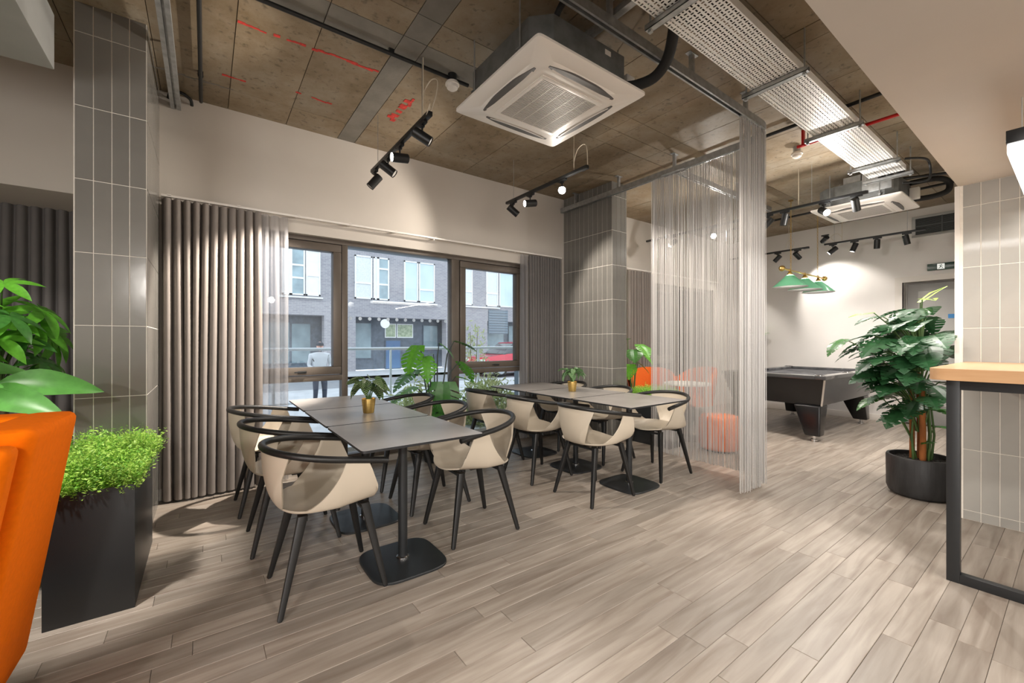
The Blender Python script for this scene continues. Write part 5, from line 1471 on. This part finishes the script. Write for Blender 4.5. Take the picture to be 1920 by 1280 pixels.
for (x0, x1, z0, z1, k) in ((5.78, 6.6, .45, 2.15, 'g'), (7.36, 7.84, 1.5, 2.12, 's'), (7.98, 8.76, 1.5, 2.12, 's'), (7.36, 8.1, -.1, 1.3, 'b'), (9.4, 10.2, .85, 2.1, 'g'), (1.9, 3.0, .3, 2.1, 'g'), (3.1, 3.85, .3, 2.05, 'g'), (13.2, 14.6, .3, 2.2, 'g'), (15, 16.6, .3, 2.2, 'g')):
    fo = part('shop_window_frame', MB().box(*bb((x0-.05, FY+.86, z0-.05), (x1+.05, FY+.895, z1+.05))), M['bdark'] if k != 's' else M['bwhite'], bt)
    part('pane', MB().box(*bb((x0, FY+.84, z0), (x1, FY+.865, z1))), {'g': M['bshop'], 's': mat('painted_leaf_reflection', (.55, .60, .42), .3, color2=(.25, .32, .2), vscale=9), 'b': mat('blue_door', (.10, .17, .30), .4)}[k], fo)  # on the mottled green panes the foliage reflection is painted as colour
part('hanging_sign', MB().lathe([(.0001, 0), (.22, 0), (.22, .05), (.0001, .05)], 20, mt=Matrix.Translation((6.98-8, -.06, 2.12)) @ Matrix.Rotation(pi/2, 4, 'X')), M['bwhite'], bt)
part('louvre', MB().box(*bb((12.95, FY-.03, 1.7), (14.3, FY-.001, 3.08))), mat('louvre_grey', (.16, .20, .24), .5), bt)
for k in range(9): part('louvre_blade', MB().box(*bb((12.97, FY-.06, 1.75+k*.145), (14.28, FY-.03, 1.80+k*.145))), M['framelite'], bt)

# railing on the terrace
rl = thing('street_railing', (2.5, 7.0, -.12), 'grey metal railing beyond the window', 'railing')
part('top_rail', MB().tube([(-9, 0, 1.26), (12, 0, 1.26)], .024, 8), M['railgrey'], rl)
part('mid_rail', MB().tube([(-9, 0, .45), (12, 0, .45)], .014, 6), M['railgrey'], rl)
for k in range(13):
    x = -9+k*1.75+.3
    part('post', MB().tube([(x, 0, 0), (x, 0, 1.26)], .022, 8), M['railgrey'], rl)
for k, (x0, lab) in enumerate(((6.3, 'left curved cycle stand beyond the right sash'), (6.9, 'right curved cycle stand beyond the right sash'))):
    o = tag(part('cycle_stand', MB().tube([(x0, 8.2, -.12), (x0, 8.2, .62)]+[(x0+.25-.25*cos(a), 8.2, .62+.25*sin(a)) for a in [pi*j/8 for j in range(1, 8)]]+[(x0+.5, 8.2, .62), (x0+.5, 8.2, -.12)], .026, 8), M['railgrey'], smooth=60), lab, 'cycle stand')

# shrubs
def shrub(label, cx, cy_, rx, ry, h, n, seed, m, name='shrub', trunk=False):
    r = np.random.default_rng(seed)
    u = r.normal(size=(n, 3)); u /= np.linalg.norm(u, axis=1)[:, None]; u[:, 2] = np.abs(u[:, 2])
    rad = r.uniform(.55, 1.05, n)[:, None]; lum = 1+.18*np.sin(u[:, 0:1]*7+seed)*np.cos(u[:, 1:2]*6)
    P = u*rad*lum*np.array([rx, ry, h]); 
    d = r.normal(size=(n, 3)); d[:, 2] += .6; d /= np.linalg.norm(d, axis=1)[:, None]
    s = np.cross(d, r.normal(size=(n, 3))); s /= np.linalg.norm(s, axis=1)[:, None]
    ln = r.uniform(.05, .11, n)[:, None]*1.3
    V = np.stack([P, P+d*ln*.5+s*ln*.13, P+d*ln, P+d*ln*.5-s*ln*.13], 1).reshape(-1, 3)
    F = np.arange(n*4).reshape(n, 4)
    t = thing(name, (cx, cy_, -.12), label, 'shrub' if name == 'shrub' else 'tree')
    me = bpy.data.meshes.new('foliage'); me.from_pydata(V.tolist(), [], F.tolist()); me.materials.append(m)
    o = link('foliage', me, t, (0, 0, .9 if trunk else 0)); o['kind'] = 'stuff'
    b = MB(); rr = random.Random(seed)
    for k in range(7 if not trunk else 2):
        a = rr.uniform(0, 6.28); b.tube([(0, 0, 0), (rx*.3*cos(a), ry*.3*sin(a), h*.4), (rx*.6*cos(a), ry*.6*sin(a), h*.8+(.9 if trunk else 0))], [.014, .010, .006], 5)
    part('stem', b, M['barkgrey'], t)
shrub('pale grassy shrub outside, below the right sash', 3.9, 6.05, .58, .45, .78, 2600, 1, M['shrub'])
shrub('pale shrub outside, behind the monstera in the window', 2.72, 6.1, .50, .42, .72, 1800, 2, M['shrub'])
shrub('low shrub outside at the right end of the window', 5.15, 6.2, .60, .45, .72, 1800, 3, M['shrub'])
shrub('slender pale sapling outside the right sash', 4.55, 7.6, .35, .3, .85, 260, 5, M['shrub'], 'sapling', True)

# red car
ct = thing('car', (11.2, 15.2, -.22), 'red car parked across the road, seen through the right sash', 'car')
def loft(secs, m, name, par, mirror=True):
    b = MB(); n = len(secs[0]); vs = [p for s in secs for p in s]
    b.add(vs, [(i*n+k, (i+1)*n+k, (i+1)*n+(k+1) % n, i*n+(k+1) % n) for i in range(len(secs)-1) for k in range(n)]+[tuple(range(n)), tuple((len(secs)-1)*n+k for k in range(n-1, -1, -1))])
    return part(name, b, m, par, smooth=40)
def csec(x, z0, z1, hw, r_=.12):
    return [(x, -hw, z0), (x, -hw*1.02, (z0+z1)/2), (x, -hw+r_, z1), (x, hw-r_, z1), (x, hw*1.02, (z0+z1)/2), (x, hw, z0)]
loft([csec(-2.1, .35, .65, .70), csec(-1.95, .25, .82, .84), csec(-1.0, .22, .95, .88), csec(.2, .22, 1.0, .9), csec(1.5, .22, 1.02, .88), csec(2.05, .28, .90, .82), csec(2.15, .38, .70, .7)], M['carred'], 'body', ct)
loft([csec(-1.1, .93, .96, .78, .1), csec(-.45, .93, 1.40, .70, .12), csec(.6, .93, 1.50, .70, .12), csec(1.3, .95, 1.42, .68, .12), csec(1.95, .95, 1.0, .70, .1)], mat('car_glass', (.03, .04, .05), .05, spec=1), 'cabin_glass', ct)
loft([csec(-.42, 1.40, 1.43, .62, .1), csec(.6, 1.48, 1.53, .62, .1), csec(1.28, 1.42, 1.45, .60, .1)], M['carred'], 'roof', ct)
for x in (-1.3, 1.35):
    for y in (-.82, .82):
        wo = part('wheel', MB().lathe([(.0001, -.1), (.28, -.1), (.32, -.07), (.32, .07), (.28, .1), (.0001, .1)], 24, mt=Matrix.Translation((x, y, .32)) @ Matrix.Rotation(pi/2, 4, 'X')), M['tyre'], ct, smooth=40)
        part('hubcap', MB().lathe([(.0001, -.11), (.19, -.105), (.2, -.1)], 16, mt=Matrix.Translation((x, y+(.0 if y < 0 else .0), .32)) @ Matrix.Rotation(pi/2 if y > 0 else -pi/2, 4, 'X')), M['railgrey'], wo, smooth=40)
for y in (-.6, .6):
    part('headlight', MB().box((-2.10, y-.16, .60), (-1.98, y+.16, .74)), M['bwhite'], ct, bevel=.03)

# person with a dark cap beyond the left sash
ps = thing('person', (1.86, 9.1, -.12), 'person in a dark cap and pale jacket in the street, seen through the left sash', 'person')
def skin_body():
    J = [((0, 0, .92), .13), ((0, 0, 1.15), .14), ((0, 0, 1.38), .15), ((0, 0, 1.50), .055), ((.10, 0, .88), .095), ((.11, -.02, .48), .065), ((.11, .02, .08), .045), ((.11, -.12, .03), .04),
         ((-.10, 0, .88), .095), ((-.12, -.12, .50), .065), ((-.12, .02, .08), .045), ((-.12, -.12, .03), .04),
         ((.20, 0, 1.40), .062), ((.26, .0, 1.14), .048), ((.18, -.22, 1.02), .036), ((-.20, 0, 1.40), .062), ((-.27, -.02, 1.14), .048), ((-.16, -.22, 1.04), .036)]
    E = [(0, 1), (1, 2), (2, 3), (0, 4), (4, 5), (5, 6), (6, 7), (0, 8), (8, 9), (9, 10), (10, 11), (2, 12), (12, 13), (13, 14), (2, 15), (15, 16), (16, 17)]
    me = bpy.data.meshes.new('b'); me.from_pydata([j[0] for j in J], E, []); o = bpy.data.objects.new('b', me); COL.objects.link(o)
    md = o.modifiers.new('s', 'SKIN'); md.use_smooth_shade = True
    for i, j in enumerate(J): me.skin_vertices[0].data[i].radius = (j[1], j[1]); 
    me.skin_vertices[0].data[0].use_root = True
    o.modifiers.new('u', 'SUBSURF').levels = 1
    bpy.context.view_layer.update(); dg = bpy.context.evaluated_depsgraph_get(); m2 = bpy.data.meshes.new_from_object(o.evaluated_get(dg)); bpy.data.objects.remove(o)
    m2.materials.clear(); m2.materials.append(mat('pale_jacket', (.55, .58, .62), .8)); m2.materials.append(mat('dark_trousers', (.05, .06, .09), .8))
    for p in m2.polygons:
        p.material_index = 1 if p.center.z < .93 else 0; p.use_smooth = True
    return m2
ps.scale = (.79, .79, .79)
link('body', skin_body(), ps)
part('head', MB().lathe([(.0001, -.12)]+[(.082*sin(pi*k/10)*(1.0 if k > 4 else .93), -.12*cos(pi*k/10)) for k in range(1, 10)]+[(.0001, .12)], 18, (0, 0, 1.62)).box((-.012, -.10, 1.59), (.012, -.075, 1.63)), M['skin'], ps, smooth=180)
part('cap', MB().lathe([(.09, 0), (.09, .05), (.06, .085), (.0001, .095)], 18, (0, 0, 1.64)).box((-.07, -.16, 1.645), (.07, -.06, 1.655)), mat('dark_cap', (.03, .04, .06), .8), ps, smooth=50)
for x in (.18, -.16):
    hb = MB().lathe([(.0001, -.03), (.03, -.02), (.034, .01), (.0001, .03)], 10, (x, -.25, 1.0)); s_ = 1 if x > 0 else -1
    for k in range(4): hb.tube([(x-.024+k*.016, -.265, 1.0), (x-.024+k*.016, -.295, .985), (x-.022+k*.015, -.31, .965)], [.008, .0075, .006], 6)
    hb.tube([(x-.03*s_, -.25, 1.0), (x-.045*s_, -.275, .99)], [.009, .007], 6)
    part('hand', hb, M['skin'], ps, smooth=60)
